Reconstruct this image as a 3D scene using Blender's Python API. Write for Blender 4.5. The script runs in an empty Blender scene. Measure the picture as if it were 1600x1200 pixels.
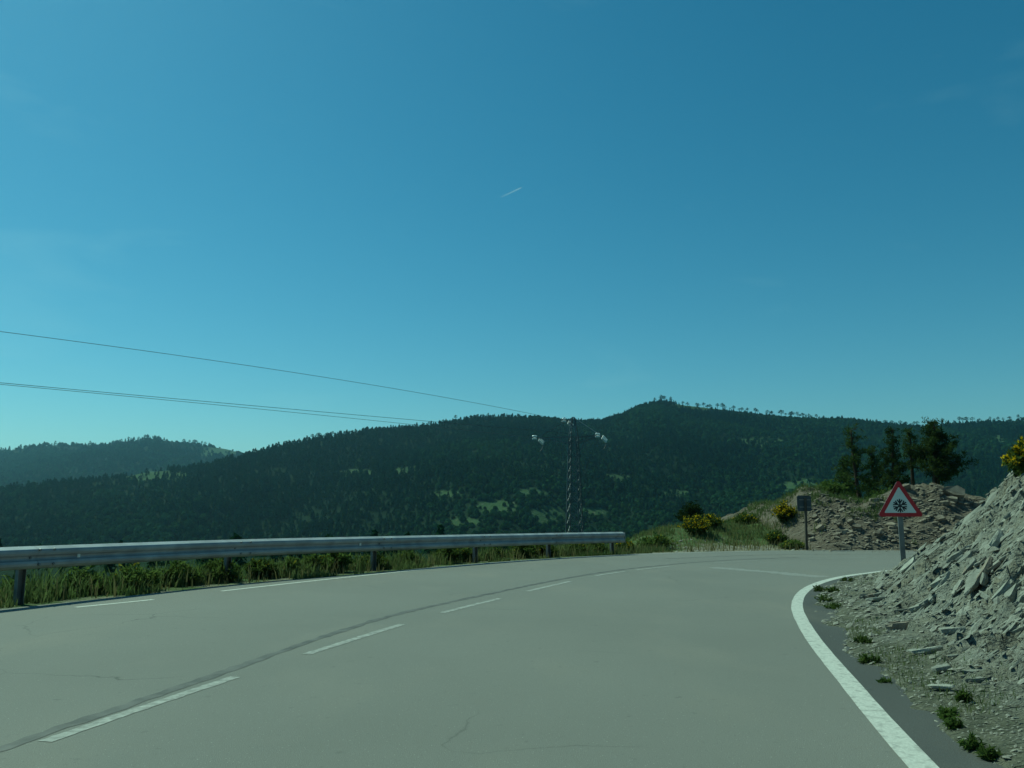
import bpy, bmesh, math, random
import numpy as np
from mathutils import Vector, Matrix, Quaternion

rng = np.random.default_rng(7)
random.seed(7)
scene = bpy.context.scene
COL = scene.collection

# ------------------------------------------------------------------ camera
F = 1256.0                      # focal length in photo pixels (1600 wide)
PITCH = math.atan(197 / F)
HC = 1.3
cam_d = bpy.data.cameras.new("camera")
cam = bpy.data.objects.new("camera", cam_d)
COL.objects.link(cam)
cam.location = (0, 0, HC)
cam.rotation_euler = (math.pi / 2 + PITCH, 0, 0)
cam_d.sensor_width = 36
cam_d.lens = F / 1600 * 36
cam_d.clip_start = 0.05
cam_d.clip_end = 80000
scene.camera = cam

# ------------------------------------------------------------------ sky and sun
SUN_AZ = math.radians(-54)      # left of straight ahead
SUN_EL = math.radians(53)
world = bpy.data.worlds.new("World")
scene.world = world
world.use_nodes = True
wn, wl = world.node_tree.nodes, world.node_tree.links
wn.clear()
w_out = wn.new("ShaderNodeOutputWorld")
w_bg = wn.new("ShaderNodeBackground")
sky = wn.new("ShaderNodeTexSky")
sky.sky_type = 'NISHITA'
sky.sun_disc = False
sky.sun_elevation = SUN_EL
sky.sun_rotation = SUN_AZ
sky.altitude = 1500
sky.air_density = 1.0
sky.dust_density = 0.2
sky.ozone_density = 1.0
w_hsv = wn.new("ShaderNodeHueSaturation")
w_hsv.inputs['Hue'].default_value = 0.493
w_hsv.inputs['Saturation'].default_value = 1.30
w_hsv.inputs['Value'].default_value = 1.0
# faint cirrus wisps
w_tc = wn.new("ShaderNodeTexCoord")
w_map = wn.new("ShaderNodeMapping")
w_map.inputs['Scale'].default_value = (2.2, 2.2, 9.0)
w_map.inputs['Rotation'].default_value = (0.15, 0.1, 0.4)
w_noise = wn.new("ShaderNodeTexNoise")
w_noise.inputs['Scale'].default_value = 1.6
w_noise.inputs['Detail'].default_value = 6
w_noise.inputs['Distortion'].default_value = 0.6
w_ramp = wn.new("ShaderNodeMapRange")
w_ramp.inputs['From Min'].default_value = 0.60
w_ramp.inputs['From Max'].default_value = 0.85
w_ramp.inputs['To Max'].default_value = 0.10
w_mix = wn.new("ShaderNodeMix")
w_mix.data_type = 'RGBA'
w_mix.inputs['B'].default_value = (7.0, 8.6, 9.6, 1)
wl.new(w_tc.outputs['Generated'], w_map.inputs['Vector'])
wl.new(w_map.outputs['Vector'], w_noise.inputs['Vector'])
wl.new(w_noise.outputs['Fac'], w_ramp.inputs['Value'])
wl.new(w_ramp.outputs['Result'], w_mix.inputs['Factor'])
wl.new(sky.outputs['Color'], w_hsv.inputs['Color'])
wl.new(w_hsv.outputs['Color'], w_mix.inputs['A'])
wl.new(w_mix.outputs['Result'], w_bg.inputs['Color'])
w_bg.inputs['Strength'].default_value = 0.078
wl.new(w_bg.outputs['Background'], w_out.inputs['Surface'])

sun_d = bpy.data.lights.new("sun", 'SUN')
sun_d.energy = 3.5
sun_d.angle = math.radians(0.5)
sun_d.color = (1.0, 0.97, 0.90)
sun = bpy.data.objects.new("sun", sun_d)
COL.objects.link(sun)
S = Vector((math.sin(SUN_AZ) * math.cos(SUN_EL), math.cos(SUN_AZ) * math.cos(SUN_EL), math.sin(SUN_EL)))
sun.rotation_euler = S.to_track_quat('Z', 'Y').to_euler()

vs = scene.view_settings
vs.view_transform = 'Standard'
vs.look = 'None'
vs.exposure = 0.24
vs.gamma = 1
vs.use_curve_mapping = False
WB_T, WB_TINT = 6150, -36       # the phone's greenish white balance behind tinted glass
vs.use_white_balance = True
vs.white_balance_temperature = WB_T
vs.white_balance_tint = WB_TINT
scene.render.engine = 'CYCLES'
scene.cycles.use_denoising = True
scene.cycles.max_bounces = 6
scene.cycles.transparent_max_bounces = 12
scene.cycles.volume_bounces = 0

# ------------------------------------------------------------------ helpers
def smooth(a, b, x):
    t = np.clip((np.asarray(x, float) - a) / (b - a), 0, 1)
    return t * t * (3 - 2 * t)

def _hash(ix, iy, seed):
    h = (ix.astype(np.int64) * 374761393 + iy.astype(np.int64) * 668265263 + seed * 1442695041) & 0x7fffffff
    h = ((h ^ (h >> 13)) * 1274126177) & 0x7fffffff
    h = (h ^ (h >> 16)) & 0xffffff
    return h / float(0xffffff)

def vnoise(x, y, seed=0):
    x = np.asarray(x, float); y = np.asarray(y, float)
    ix = np.floor(x); iy = np.floor(y)
    fx = x - ix; fy = y - iy
    fx = fx * fx * (3 - 2 * fx); fy = fy * fy * (3 - 2 * fy)
    a = _hash(ix, iy, seed); b = _hash(ix + 1, iy, seed)
    c = _hash(ix, iy + 1, seed); d = _hash(ix + 1, iy + 1, seed)
    return (a * (1 - fx) + b * fx) * (1 - fy) + (c * (1 - fx) + d * fx) * fy - 0.5

def fbm(x, y, seed=0, octs=4, gain=0.5):
    r = 0; a = 1.0
    for o in range(octs):
        r = r + a * vnoise(x * 2 ** o + 17.3 * o, y * 2 ** o - 9.1 * o, seed + o)
        a *= gain
    return r

def ray(px, py):
    a = (np.asarray(px, float) - 800) / F
    b = (600 - np.asarray(py, float)) / F
    c, s = math.cos(PITCH), math.sin(PITCH)
    return a, c - b * s, s + b * c

def at_depth(px, py, depth):            # point of a photo pixel at a distance along +Y
    a, b, c = ray(px, py)
    t = depth / b
    return Vector((float(a * t), float(depth), float(HC + c * t)))

def to_px(x, y, z):
    c, s = math.cos(PITCH), math.sin(PITCH)
    dz = z - HC
    f = y * c + dz * s
    u = -y * s + dz * c
    f = np.where(np.abs(f) < 1e-6, 1e-6, f)
    return 800 + F * x / f, 600 - F * u / f

def catmull(pts, step=0.35):
    p = np.array(pts, float)
    p = np.vstack([2 * p[0] - p[1], p, 2 * p[-1] - p[-2]])
    out = []
    for i in range(1, len(p) - 2):
        n = max(2, int(np.linalg.norm(p[i + 1] - p[i]) / step))
        for k in range(n):
            t = k / n
            out.append(0.5 * ((2 * p[i]) + (-p[i - 1] + p[i + 1]) * t + (2 * p[i - 1] - 5 * p[i] + 4 * p[i + 1] - p[i + 2]) * t * t
                              + (-p[i - 1] + 3 * p[i] - 3 * p[i + 1] + p[i + 2]) * t ** 3))
    out.append(p[-2])
    return np.array(out)

def normals2(c):
    t = np.gradient(c, axis=0)
    t /= np.linalg.norm(t, axis=1)[:, None] + 1e-9
    return np.stack([-t[:, 1], t[:, 0]], 1)      # left-hand normal

def offset(c, d):
    return c + normals2(c) * np.asarray(d).reshape(-1, 1) if np.ndim(d) else c + normals2(c) * d

def sdist(x, y, poly):                  # signed distance, positive on the left of the polyline
    x = np.asarray(x, float).ravel(); y = np.asarray(y, float).ravel()
    out = np.empty_like(x)
    A = poly[:-1]; D = poly[1:] - A
    L2 = (D ** 2).sum(1) + 1e-12
    for i in range(0, len(x), 20000):
        px = x[i:i + 20000, None] - A[None, :, 0]
        py = y[i:i + 20000, None] - A[None, :, 1]
        t = np.clip((px * D[:, 0] + py * D[:, 1]) / L2, 0, 1)
        dx = px - t * D[:, 0]; dy = py - t * D[:, 1]
        d2 = dx * dx + dy * dy
        k = d2.argmin(1); r = np.arange(len(k))
        sgn = np.sign(D[k, 0] * py[r, k] - D[k, 1] * px[r, k])
        out[i:i + 20000] = np.sqrt(d2[r, k]) * np.where(sgn == 0, 1, sgn)
    return out

def mesh_np(name, verts, faces, smooth_shade=True):
    """verts n x 3, faces m x k (one k)"""
    me = bpy.data.meshes.new(name)
    verts = np.asarray(verts, np.float32); faces = np.asarray(faces, np.int32)
    m, k = faces.shape
    me.vertices.add(len(verts)); me.vertices.foreach_set("co", verts.ravel())
    me.loops.add(m * k); me.loops.foreach_set("vertex_index", faces.ravel())
    me.polygons.add(m)
    me.polygons.foreach_set("loop_start", np.arange(0, m * k, k, dtype=np.int32))
    me.polygons.foreach_set("loop_total", np.full(m, k, np.int32))
    me.polygons.foreach_set("use_smooth", np.full(m, smooth_shade))
    me.update(calc_edges=True)
    return me

def link(name, me, mat=None, parent=None, label=None, cat=None, group=None, kind=None, loc=None):
    o = bpy.data.objects.new(name, me)
    COL.objects.link(o)
    if me is not None and mat is not None:
        for m in (mat if isinstance(mat, (list, tuple)) else [mat]):
            if len(me.materials) < (len(mat) if isinstance(mat, (list, tuple)) else 1):
                me.materials.append(m)
    if parent: o.parent = parent
    if loc is not None: o.location = loc
    if label: o['label'] = label
    if cat: o['category'] = cat
    if group: o['group'] = group
    if kind: o['kind'] = kind
    return o

def grid_mesh(name, xs, ys, zf, keep=None, smooth_shade=True):
    X, Y = np.meshgrid(xs, ys)
    x, y = X.ravel(), Y.ravel()
    z = zf(x, y)
    nx = len(xs)
    i = np.arange(len(ys) - 1)[:, None] * nx + np.arange(nx - 1)[None, :]
    i = i.ravel()
    f = np.stack([i, i + 1, i + nx + 1, i + nx], 1)
    if keep is not None:
        kv = keep(x, y)
        f = f[kv[f].all(1)]
        used = np.unique(f)
        re = np.full(len(x), -1); re[used] = np.arange(len(used))
        f = re[f]; x, y, z = x[used], y[used], z[used]
    return mesh_np(name, np.stack([x, y, z], 1), f, smooth_shade), x, y, z

def ribbon(name, a, b, za=0.0, zb=0.0):
    n = len(a)
    v = np.zeros((2 * n, 3)); v[:n, :2] = a; v[n:, :2] = b
    v[:n, 2] = za; v[n:, 2] = zb
    i = np.arange(n - 1)
    return mesh_np(name, v, np.stack([i, i + n, i + n + 1, i + 1], 1)[:, ::1])

def set_attr(me, name, data):
    at = me.attributes.new(name, 'FLOAT', 'POINT')
    at.data.foreach_set("value", np.asarray(data, np.float32))

# materials ---------------------------------------------------------
def new_mat(name):
    m = bpy.data.materials.new(name); m.use_nodes = True
    nt = m.node_tree
    return m, nt, nt.nodes, nt.links, nt.nodes['Principled BSDF']

def col_mix(nt, fac, a, b, mode='MIX'):
    n = nt.nodes.new("ShaderNodeMix"); n.data_type = 'RGBA'; n.blend_type = mode
    for sock, v in (('Factor', fac), ('A', a), ('B', b)):
        if isinstance(v, bpy.types.NodeSocket): nt.links.new(v, n.inputs[sock])
        elif isinstance(v, (int, float)): n.inputs[sock].default_value = v
        else: n.inputs[sock].default_value = (*v, 1)
    return n.outputs['Result']

def noise_fac(nt, scale, detail=4, lo=0.35, hi=0.65, coord='Object', stretch=None, dist=0.0):
    tc = nt.nodes.new("ShaderNodeTexCoord")
    src = tc.outputs[coord]
    if stretch:
        mp = nt.nodes.new("ShaderNodeMapping"); mp.inputs['Scale'].default_value = stretch
        nt.links.new(src, mp.inputs['Vector']); src = mp.outputs['Vector']
    n = nt.nodes.new("ShaderNodeTexNoise")
    n.inputs['Scale'].default_value = scale; n.inputs['Detail'].default_value = detail
    n.inputs['Distortion'].default_value = dist
    nt.links.new(src, n.inputs['Vector'])
    r = nt.nodes.new("ShaderNodeMapRange")
    r.inputs['From Min'].default_value = lo; r.inputs['From Max'].default_value = hi
    nt.links.new(n.outputs['Fac'], r.inputs['Value'])
    return r.outputs['Result']

def bump(nt, fac, strength, dist, bsdf, prev=None):
    b = nt.nodes.new("ShaderNodeBump")
    b.inputs['Strength'].default_value = strength; b.inputs['Distance'].default_value = dist
    nt.links.new(fac, b.inputs['Height'])
    if prev: nt.links.new(prev, b.inputs['Normal'])
    nt.links.new(b.outputs['Normal'], bsdf.inputs['Normal'])
    return b.outputs['Normal']

def attr(nt, name):
    n = nt.nodes.new("ShaderNodeAttribute"); n.attribute_name = name
    return n.outputs['Fac']

def simple_mat(name, c1, c2, scale=3.0, rough=0.85, bstr=0.0, bscale=30, bdist=0.02, spec=0.3, metallic=0.0, rand=0.0, coord='Object', stretch=None):
    m, nt, N, L, b = new_mat(name)
    c = col_mix(nt, noise_fac(nt, scale, coord=coord, stretch=stretch), c1, c2)
    if rand:
        oi = N.new("ShaderNodeObjectInfo")
        mr = N.new("ShaderNodeMapRange"); mr.inputs['To Min'].default_value = 1 - rand; mr.inputs['To Max'].default_value = 1 + rand
        L.new(oi.outputs['Random'], mr.inputs['Value'])
        hs = N.new("ShaderNodeHueSaturation"); L.new(c, hs.inputs['Color']); L.new(mr.outputs['Result'], hs.inputs['Value'])
        c = hs.outputs['Color']
    L.new(c, b.inputs['Base Color'])
    b.inputs['Roughness'].default_value = rough
    b.inputs['Specular IOR Level'].default_value = spec
    b.inputs['Metallic'].default_value = metallic
    if bstr: bump(nt, noise_fac(nt, bscale, 5, 0.2, 0.8, coord=coord, stretch=stretch), bstr, bdist, b)
    return m

def leaf_mat(name, c1, c2, scale=1.5, trans=0.3, rand=0.25):
    m, nt, N, L, b = new_mat(name)
    N.remove(b)
    c = col_mix(nt, noise_fac(nt, scale, 3, 0.3, 0.7), c1, c2)
    oi = N.new("ShaderNodeObjectInfo")
    mr = N.new("ShaderNodeMapRange"); mr.inputs['To Min'].default_value = 1 - rand; mr.inputs['To Max'].default_value = 1 + rand
    L.new(oi.outputs['Random'], mr.inputs['Value'])
    hs = N.new("ShaderNodeHueSaturation"); L.new(c, hs.inputs['Color']); L.new(mr.outputs['Result'], hs.inputs['Value'])
    d = N.new("ShaderNodeBsdfDiffuse"); t = N.new("ShaderNodeBsdfTranslucent"); mx = N.new("ShaderNodeMixShader")
    mx.inputs['Fac'].default_value = trans
    L.new(hs.outputs['Color'], d.inputs['Color']); L.new(hs.outputs['Color'], t.inputs['Color'])
    L.new(d.outputs[0], mx.inputs[1]); L.new(t.outputs[0], mx.inputs[2])
    L.new(mx.outputs[0], N['Material Output'].inputs['Surface'])
    return m

# road ---------------------------------------------------------------
def asphalt_mat(name, dark, light, patch):
    m, nt, N, L, b = new_mat(name)
    c = col_mix(nt, noise_fac(nt, 0.22, 4, 0.35, 0.65), dark, light)
    c = col_mix(nt, noise_fac(nt, 0.9, 5, 0.52, 0.75, stretch=(1, 0.45, 1)), c, patch)
    g = noise_fac(nt, 140, 3, 0.25, 0.75)
    c = col_mix(nt, 0.42, c, col_mix(nt, g, (0.02, 0.02, 0.02), (0.36, 0.36, 0.34)), 'OVERLAY')
    if name == 'asphalt':                # tyre-polished wheel tracks and hairline cracks
        tm = N.new("ShaderNodeMath"); tm.operation = 'MULTIPLY'
        L.new(attr(nt, 'track'), tm.inputs[0]); L.new(noise_fac(nt, 0.5, 4, 0.2, 0.75), tm.inputs[1])
        t2 = N.new("ShaderNodeMath"); t2.operation = 'MULTIPLY'; t2.inputs[1].default_value = 0.6; L.new(tm.outputs[0], t2.inputs[0])
        c = col_mix(nt, t2.outputs[0], c, tuple(v * 0.80 for v in dark))
        tcv = N.new("ShaderNodeTexCoord"); nzv = N.new("ShaderNodeTexNoise"); nzv.inputs['Scale'].default_value = 1.4; nzv.inputs['Detail'].default_value = 6
        L.new(tcv.outputs['Object'], nzv.inputs['Vector'])
        mxv = N.new("ShaderNodeMix"); mxv.data_type = 'RGBA'; mxv.inputs['Factor'].default_value = 0.35
        L.new(tcv.outputs['Object'], mxv.inputs['A']); L.new(nzv.outputs['Color'], mxv.inputs['B'])
        vo = N.new("ShaderNodeTexVoronoi"); vo.feature = 'DISTANCE_TO_EDGE'; vo.inputs['Scale'].default_value = 0.55
        L.new(mxv.outputs['Result'], vo.inputs['Vector'])
        cr = N.new("ShaderNodeMapRange"); cr.inputs['From Min'].default_value = 0.0; cr.inputs['From Max'].default_value = 0.005; cr.inputs['To Min'].default_value = 0.7; cr.inputs['To Max'].default_value = 0.0
        L.new(vo.outputs['Distance'], cr.inputs['Value'])
        cm = N.new("ShaderNodeMath"); cm.operation = 'MULTIPLY'; L.new(cr.outputs['Result'], cm.inputs[0]); L.new(noise_fac(nt, 0.35, 4, 0.52, 0.62), cm.inputs[1])
        c = col_mix(nt, cm.outputs[0], c, (0.05, 0.05, 0.045))
        grit = noise_fac(nt, 55, 2, 0.64, 0.72)
        c = col_mix(nt, grit, c, tuple(v * 0.6 for v in dark))
        chips = noise_fac(nt, 75, 2, 0.67, 0.74)
        c = col_mix(nt, chips, c, tuple(v * 1.5 for v in light))
    sp = noise_fac(nt, 9, 6, 0.66, 0.74)      # stains and oil specks
    c = col_mix(nt, sp, c, tuple(v * 0.62 for v in dark))
    L.new(c, b.inputs['Base Color'])
    b.inputs['Roughness'].default_value = 0.82
    b.inputs['Specular IOR Level'].default_value = 0.35
    n1 = bump(nt, noise_fac(nt, 160, 3, 0.2, 0.8), 0.55, 0.006, b)
    bump(nt, noise_fac(nt, 2.0, 3, 0.2, 0.8), 0.12, 0.03, b, n1)
    return m
M = {}
M['asphalt'] = asphalt_mat('asphalt', (0.200, 0.195, 0.176), (0.232, 0.225, 0.203), (0.245, 0.231, 0.202))
M['asphalt_dark'] = asphalt_mat('asphalt_dark', (0.075, 0.075, 0.072), (0.105, 0.104, 0.098), (0.135, 0.127, 0.108))

def paint_mat(name, wear_lo, wear_hi):
    m, nt, N, L, b = new_mat(name)
    w = noise_fac(nt, 16, 8, wear_lo, wear_hi, dist=0.5)
    fine = noise_fac(nt, 60, 4, 0.3, 0.7)
    c = col_mix(nt, w, (0.20, 0.194, 0.175), col_mix(nt, fine, (0.40, 0.39, 0.355), (0.56, 0.55, 0.50)))
    L.new(c, b.inputs['Base Color']); b.inputs['Roughness'].default_value = 0.7
    bump(nt, noise_fac(nt, 140, 3, 0.2, 0.8), 0.4, 0.004, b)
    return m
M['paint'] = paint_mat('road_paint', 0.22, 0.50)
M['paint_worn'] = paint_mat('road_paint_worn', 0.40, 0.92)
M['paint_faint'] = paint_mat('road_paint_faint', 0.52, 1.25)
M['tar'] = simple_mat('tar', (0.07, 0.068, 0.062), (0.125, 0.12, 0.11), 5, 0.7, 0.3, 90, 0.005)

# ground
def ground_mat():
    m, nt, N, L, b = new_mat('grassy_ground')
    g = col_mix(nt, noise_fac(nt, 0.9, 5, 0.35, 0.65), (0.050, 0.085, 0.026), (0.085, 0.115, 0.042))
    g = col_mix(nt, noise_fac(nt, 6, 4, 0.45, 0.7), g, (0.10, 0.11, 0.05))
    s = col_mix(nt, noise_fac(nt, 2.2, 6, 0.3, 0.7), (0.16, 0.145, 0.105), (0.26, 0.24, 0.18))
    s = col_mix(nt, noise_fac(nt, 22, 5, 0.55, 0.68), s, (0.10, 0.085, 0.06))
    nz = noise_fac(nt, 1.7, 5, 0.3, 0.7)
    ad = N.new("ShaderNodeMath"); ad.operation = 'ADD'; L.new(attr(nt, 'dirt'), ad.inputs[0])
    sb = N.new("ShaderNodeMath"); sb.operation = 'SUBTRACT'; sb.inputs[1].default_value = 0.5; L.new(nz, sb.inputs[0])
    ml = N.new("ShaderNodeMath"); ml.operation = 'MULTIPLY'; ml.inputs[1].default_value = 0.9; L.new(sb.outputs[0], ml.inputs[0])
    L.new(ml.outputs[0], ad.inputs[1])
    mr = N.new("ShaderNodeMapRange"); mr.inputs['From Min'].default_value = 0.3; mr.inputs['From Max'].default_value = 0.7
    L.new(ad.outputs[0], mr.inputs['Value'])
    L.new(col_mix(nt, mr.outputs['Result'], g, s), b.inputs['Base Color'])
    b.inputs['Roughness'].default_value = 0.95; b.inputs['Specular IOR Level'].default_value = 0.1
    bump(nt, noise_fac(nt, 14, 6, 0.2, 0.8), 0.7, 0.06, b)
    return m
M['ground'] = ground_mat()
def hill_mat():
    m, nt, N, L, b = new_mat('hill_scrub')
    g = col_mix(nt, noise_fac(nt, 0.02, 6, 0.35, 0.65), (0.008, 0.019, 0.009), (0.015, 0.030, 0.013))
    g = col_mix(nt, noise_fac(nt, 0.16, 4, 0.45, 0.7), g, (0.009, 0.018, 0.008))
    g = col_mix(nt, attr(nt, 'clear'), g, (0.052, 0.085, 0.036))
    s = col_mix(nt, noise_fac(nt, 0.3, 5, 0.58, 0.7), g, (0.11, 0.115, 0.075))
    L.new(col_mix(nt, attr(nt, 'clear'), g, s), b.inputs['Base Color'])
    b.inputs['Roughness'].default_value = 1.0; b.inputs['Specular IOR Level'].default_value = 0.05
    bump(nt, noise_fac(nt, 0.5, 5, 0.2, 0.8), 0.6, 1.0, b)
    return m
M['hill'] = hill_mat()

def rock_ground(name, c1, c2, c3, c4):
    m, nt, N, L, b = new_mat(name)
    c = col_mix(nt, noise_fac(nt, 0.7, 5, 0.35, 0.65), c1, c2)
    c = col_mix(nt, noise_fac(nt, 5, 6, 0.42, 0.68, stretch=(0.5, 1.6, 0.8)), c, c3)
    c = col_mix(nt, noise_fac(nt, 26, 5, 0.56, 0.70, stretch=(0.6, 1.4, 1)), c, c4)
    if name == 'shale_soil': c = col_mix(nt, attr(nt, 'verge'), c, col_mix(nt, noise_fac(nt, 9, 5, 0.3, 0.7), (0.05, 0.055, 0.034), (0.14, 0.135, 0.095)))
    L.new(c, b.inputs['Base Color'])
    b.inputs['Roughness'].default_value = 0.93; b.inputs['Specular IOR Level'].default_value = 0.15
    n1 = bump(nt, noise_fac(nt, 45, 6, 0.2, 0.8, stretch=(0.6, 1.5, 1)), 0.8, 0.025, b)
    bump(nt, noise_fac(nt, 9, 6, 0.2, 0.8, stretch=(0.45, 1.7, 0.8)), 0.7, 0.09, b, n1)
    return m
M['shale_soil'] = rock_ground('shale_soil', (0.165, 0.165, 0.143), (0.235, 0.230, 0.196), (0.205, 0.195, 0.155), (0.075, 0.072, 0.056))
M['mound_soil'] = rock_ground('mound_soil', (0.105, 0.086, 0.064), (0.15, 0.124, 0.094), (0.185, 0.158, 0.122), (0.062, 0.05, 0.038))
M['slab'] = simple_mat('shale_slab', (0.20, 0.197, 0.168), (0.315, 0.306, 0.26), 3.0, 0.85, 0.6, 28, 0.012, 0.25, rand=0.28)
M['slab_brown'] = simple_mat('shale_slab_brown', (0.20, 0.168, 0.13), (0.28, 0.24, 0.19), 3.0, 0.88, 0.6, 28, 0.012, 0.2, rand=0.25)
M['rubble'] = simple_mat('rubble', (0.17, 0.16, 0.13), (0.30, 0.285, 0.24), 4.0, 0.9, 0.4, 40, 0.01)
M['stone_tan'] = simple_mat('mound_stone', (0.15, 0.122, 0.092), (0.27, 0.235, 0.185), 2.5, 0.9, 0.6, 24, 0.015, 0.2, rand=0.3)
M['bark'] = simple_mat('bark', (0.035, 0.026, 0.019), (0.075, 0.055, 0.040), 6, 0.95, 0.8, 22, 0.03, 0.1, stretch=(1, 1, 0.25))
M['stem'] = simple_mat('green_stem', (0.05, 0.07, 0.025), (0.08, 0.085, 0.035), 6, 0.9)
M['pine'] = leaf_mat('pine_needles', (0.034, 0.056, 0.017), (0.066, 0.088, 0.028), 1.0, 0.45)
M['shrub'] = leaf_mat('shrub_leaves', (0.065, 0.10, 0.024), (0.115, 0.145, 0.040), 3.0, 0.5)
M['shrub_dark'] = leaf_mat('dark_shrub_leaves', (0.018, 0.032, 0.010), (0.035, 0.050, 0.016), 3.0, 0.2)
M['blossom'] = leaf_mat('broom_blossom', (0.55, 0.37, 0.012), (0.68, 0.50, 0.03), 5.0, 0.3, 0.1)
M['blossom_dull'] = leaf_mat('broom_blossom_dull', (0.30, 0.26, 0.03), (0.38, 0.32, 0.05), 5.0, 0.3, 0.1)
M['grass'] = leaf_mat('grass_blades', (0.085, 0.125, 0.040), (0.150, 0.165, 0.068), 0.6, 0.5, 0.1)
M['dry_grass'] = leaf_mat('dry_grass_blades', (0.16, 0.15, 0.06), (0.24, 0.21, 0.10), 0.8, 0.35, 0.1)
M['forest'] = leaf_mat('forest_leaves', (0.022, 0.056, 0.022), (0.042, 0.080, 0.031), 0.02, 0.35, 0.3)
M['forest_pine'] = leaf_mat('forest_needles', (0.013, 0.037, 0.017), (0.026, 0.054, 0.023), 0.02, 0.3, 0.3)
M['galv'] = simple_mat('galvanised_steel', (0.28, 0.29, 0.30), (0.40, 0.41, 0.42), 3.5, 0.55, 0.1, 60, 0.002, 0.4, 0.3)
M['galv_dark'] = simple_mat('weathered_steel', (0.16, 0.165, 0.17), (0.24, 0.245, 0.25), 3.5, 0.6, 0.1, 60, 0.002, 0.4, 0.6)
M['lattice'] = simple_mat('lattice_steel', (0.10, 0.105, 0.11), (0.16, 0.165, 0.17), 1.5, 0.42, 0, spec=0.5, metallic=0.7)
M['glass_disc'] = simple_mat('insulator_glass', (0.86, 0.89, 0.88), (0.92, 0.94, 0.93), 3, 0.15, 0, spec=0.8)  # near-white base colour paints in the specular glint of the glass
M['wire'] = simple_mat('aluminium_wire', (0.08, 0.085, 0.09), (0.12, 0.125, 0.13), 2, 0.5, 0, metallic=0.4)
M['sign_white'] = simple_mat('sign_white', (0.66, 0.67, 0.64), (0.74, 0.75, 0.72), 4, 0.45, 0, spec=0.4)
M['sign_red'] = simple_mat('sign_red', (0.33, 0.012, 0.026), (0.39, 0.02, 0.034), 4, 0.42, 0, spec=0.4)
M['sign_black'] = simple_mat('sign_black', (0.015, 0.018, 0.025), (0.025, 0.028, 0.035), 4, 0.45, 0)
M['sign_back'] = simple_mat('sign_back', (0.055, 0.07, 0.085), (0.08, 0.095, 0.11), 4, 0.55, 0, metallic=0.3)
M['wood'] = simple_mat('old_post', (0.05, 0.045, 0.035), (0.09, 0.08, 0.065), 5, 0.9, 0.4, 30, 0.01)

# ------------------------------------------------------------------ road curves (metres, camera at the origin)
left_line = catmull([(-11.9, -30), (-11.2, -8), (-10.1, 0), (-8.6, 4.5), (-7.3, 8.2), (-6.38, 10.3), (-5.84, 11.28), (-5.29, 12.1), (-4.65, 13.5), (-3.52, 15.6),
                     (-2.25, 17.75), (-0.78, 20.0), (1.21, 22.2), (2.97, 23.75), (5.11, 25.17), (8.2, 26.25), (11, 26.45), (14, 26.3), (20, 25.6), (32, 24.2), (60, 21)])
left_edge = catmull([(-12.4, -30), (-11.7, -8), (-10.7, 0), (-9.2, 4.5), (-7.85, 8.4), (-6.8, 10.95), (-6.25, 12.0), (-5.65, 13.1), (-4.95, 14.45), (-3.75, 16.1),
                     (-2.45, 18.0), (-0.95, 20.2), (1.08, 22.42), (2.87, 23.98), (5.03, 25.42), (8.15, 26.55), (11, 26.76), (14, 26.62), (20, 25.95), (32, 24.55), (60, 21.4)])
right_line = catmull([(0.3, -30), (0.6, -8), (1.25, 0), (1.72, 2.5), (2.10, 4.36), (2.50, 6.12), (3.17, 8.87), (3.96, 11.51), (4.94, 13.81), (6.09, 15.69), (7.35, 17.1), (9.21, 18.55),
                      (12, 19.3), (16, 19.2), (22, 18.4), (32, 17), (60, 13.6)])
centre_line = catmull([(-4.9, -30), (-4.5, -8), (-3.6, 0), (-3.05, 3), (-2.68, 4.7), (-2.32, 6.12), (-1.87, 7.64), (-1.29, 9.5), (-0.9, 10.6), (-0.19, 12.3), (0.21, 13.3), (1.07, 15.2),
                       (1.68, 16.5), (2.4, 17.6), (3.59, 19.1), (5.5, 20.8), (8, 22.2), (11, 22.8), (16, 22.4), (32, 20.6), (60, 17.5)])
right_edge = offset(right_line, -0.36)
def _light(c):                           # a lighter copy near the camera, for distances
    c = c[(c[:, 1] > -20) & (c[:, 0] < 45)]
    return c[np.unique(np.r_[np.arange(0, len(c), 2), len(c) - 1])]
left_d, right_d = _light(left_edge), _light(right_edge)

def resample(c, n):
    d = np.r_[0, np.cumsum(np.linalg.norm(np.diff(c, axis=0), axis=1))]
    t = np.linspace(0, d[-1], n)
    return np.stack([np.interp(t, d, c[:, 0]), np.interp(t, d, c[:, 1])], 1)

def arclen(c):
    return np.r_[0, np.cumsum(np.linalg.norm(np.diff(c, axis=0), axis=1))]

def sub_curve(c, a, b, step=0.2):        # piece of a curve between the points nearest to a and b
    c = resample(c, int(arclen(c)[-1] / 0.05))
    ia = ((c - np.array(a)) ** 2).sum(1).argmin(); ib = ((c - np.array(b)) ** 2).sum(1).argmin()
    ia, ib = min(ia, ib), max(ia, ib)
    k = max(2, int((ib - ia) * 0.05 / step))
    return c[np.linspace(ia, ib, k + 1).astype(int)]

# ------------------------------------------------------------------ ground heights
def crest(x):                            # height of the bank on the outside of the bend
    return np.interp(x, [2.0, 4.0, 5.5, 7.5, 10, 12, 20, 40], [-1.2, -0.05, 0.35, 0.75, 0.85, 1.0, 1.15, 1.1])

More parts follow.
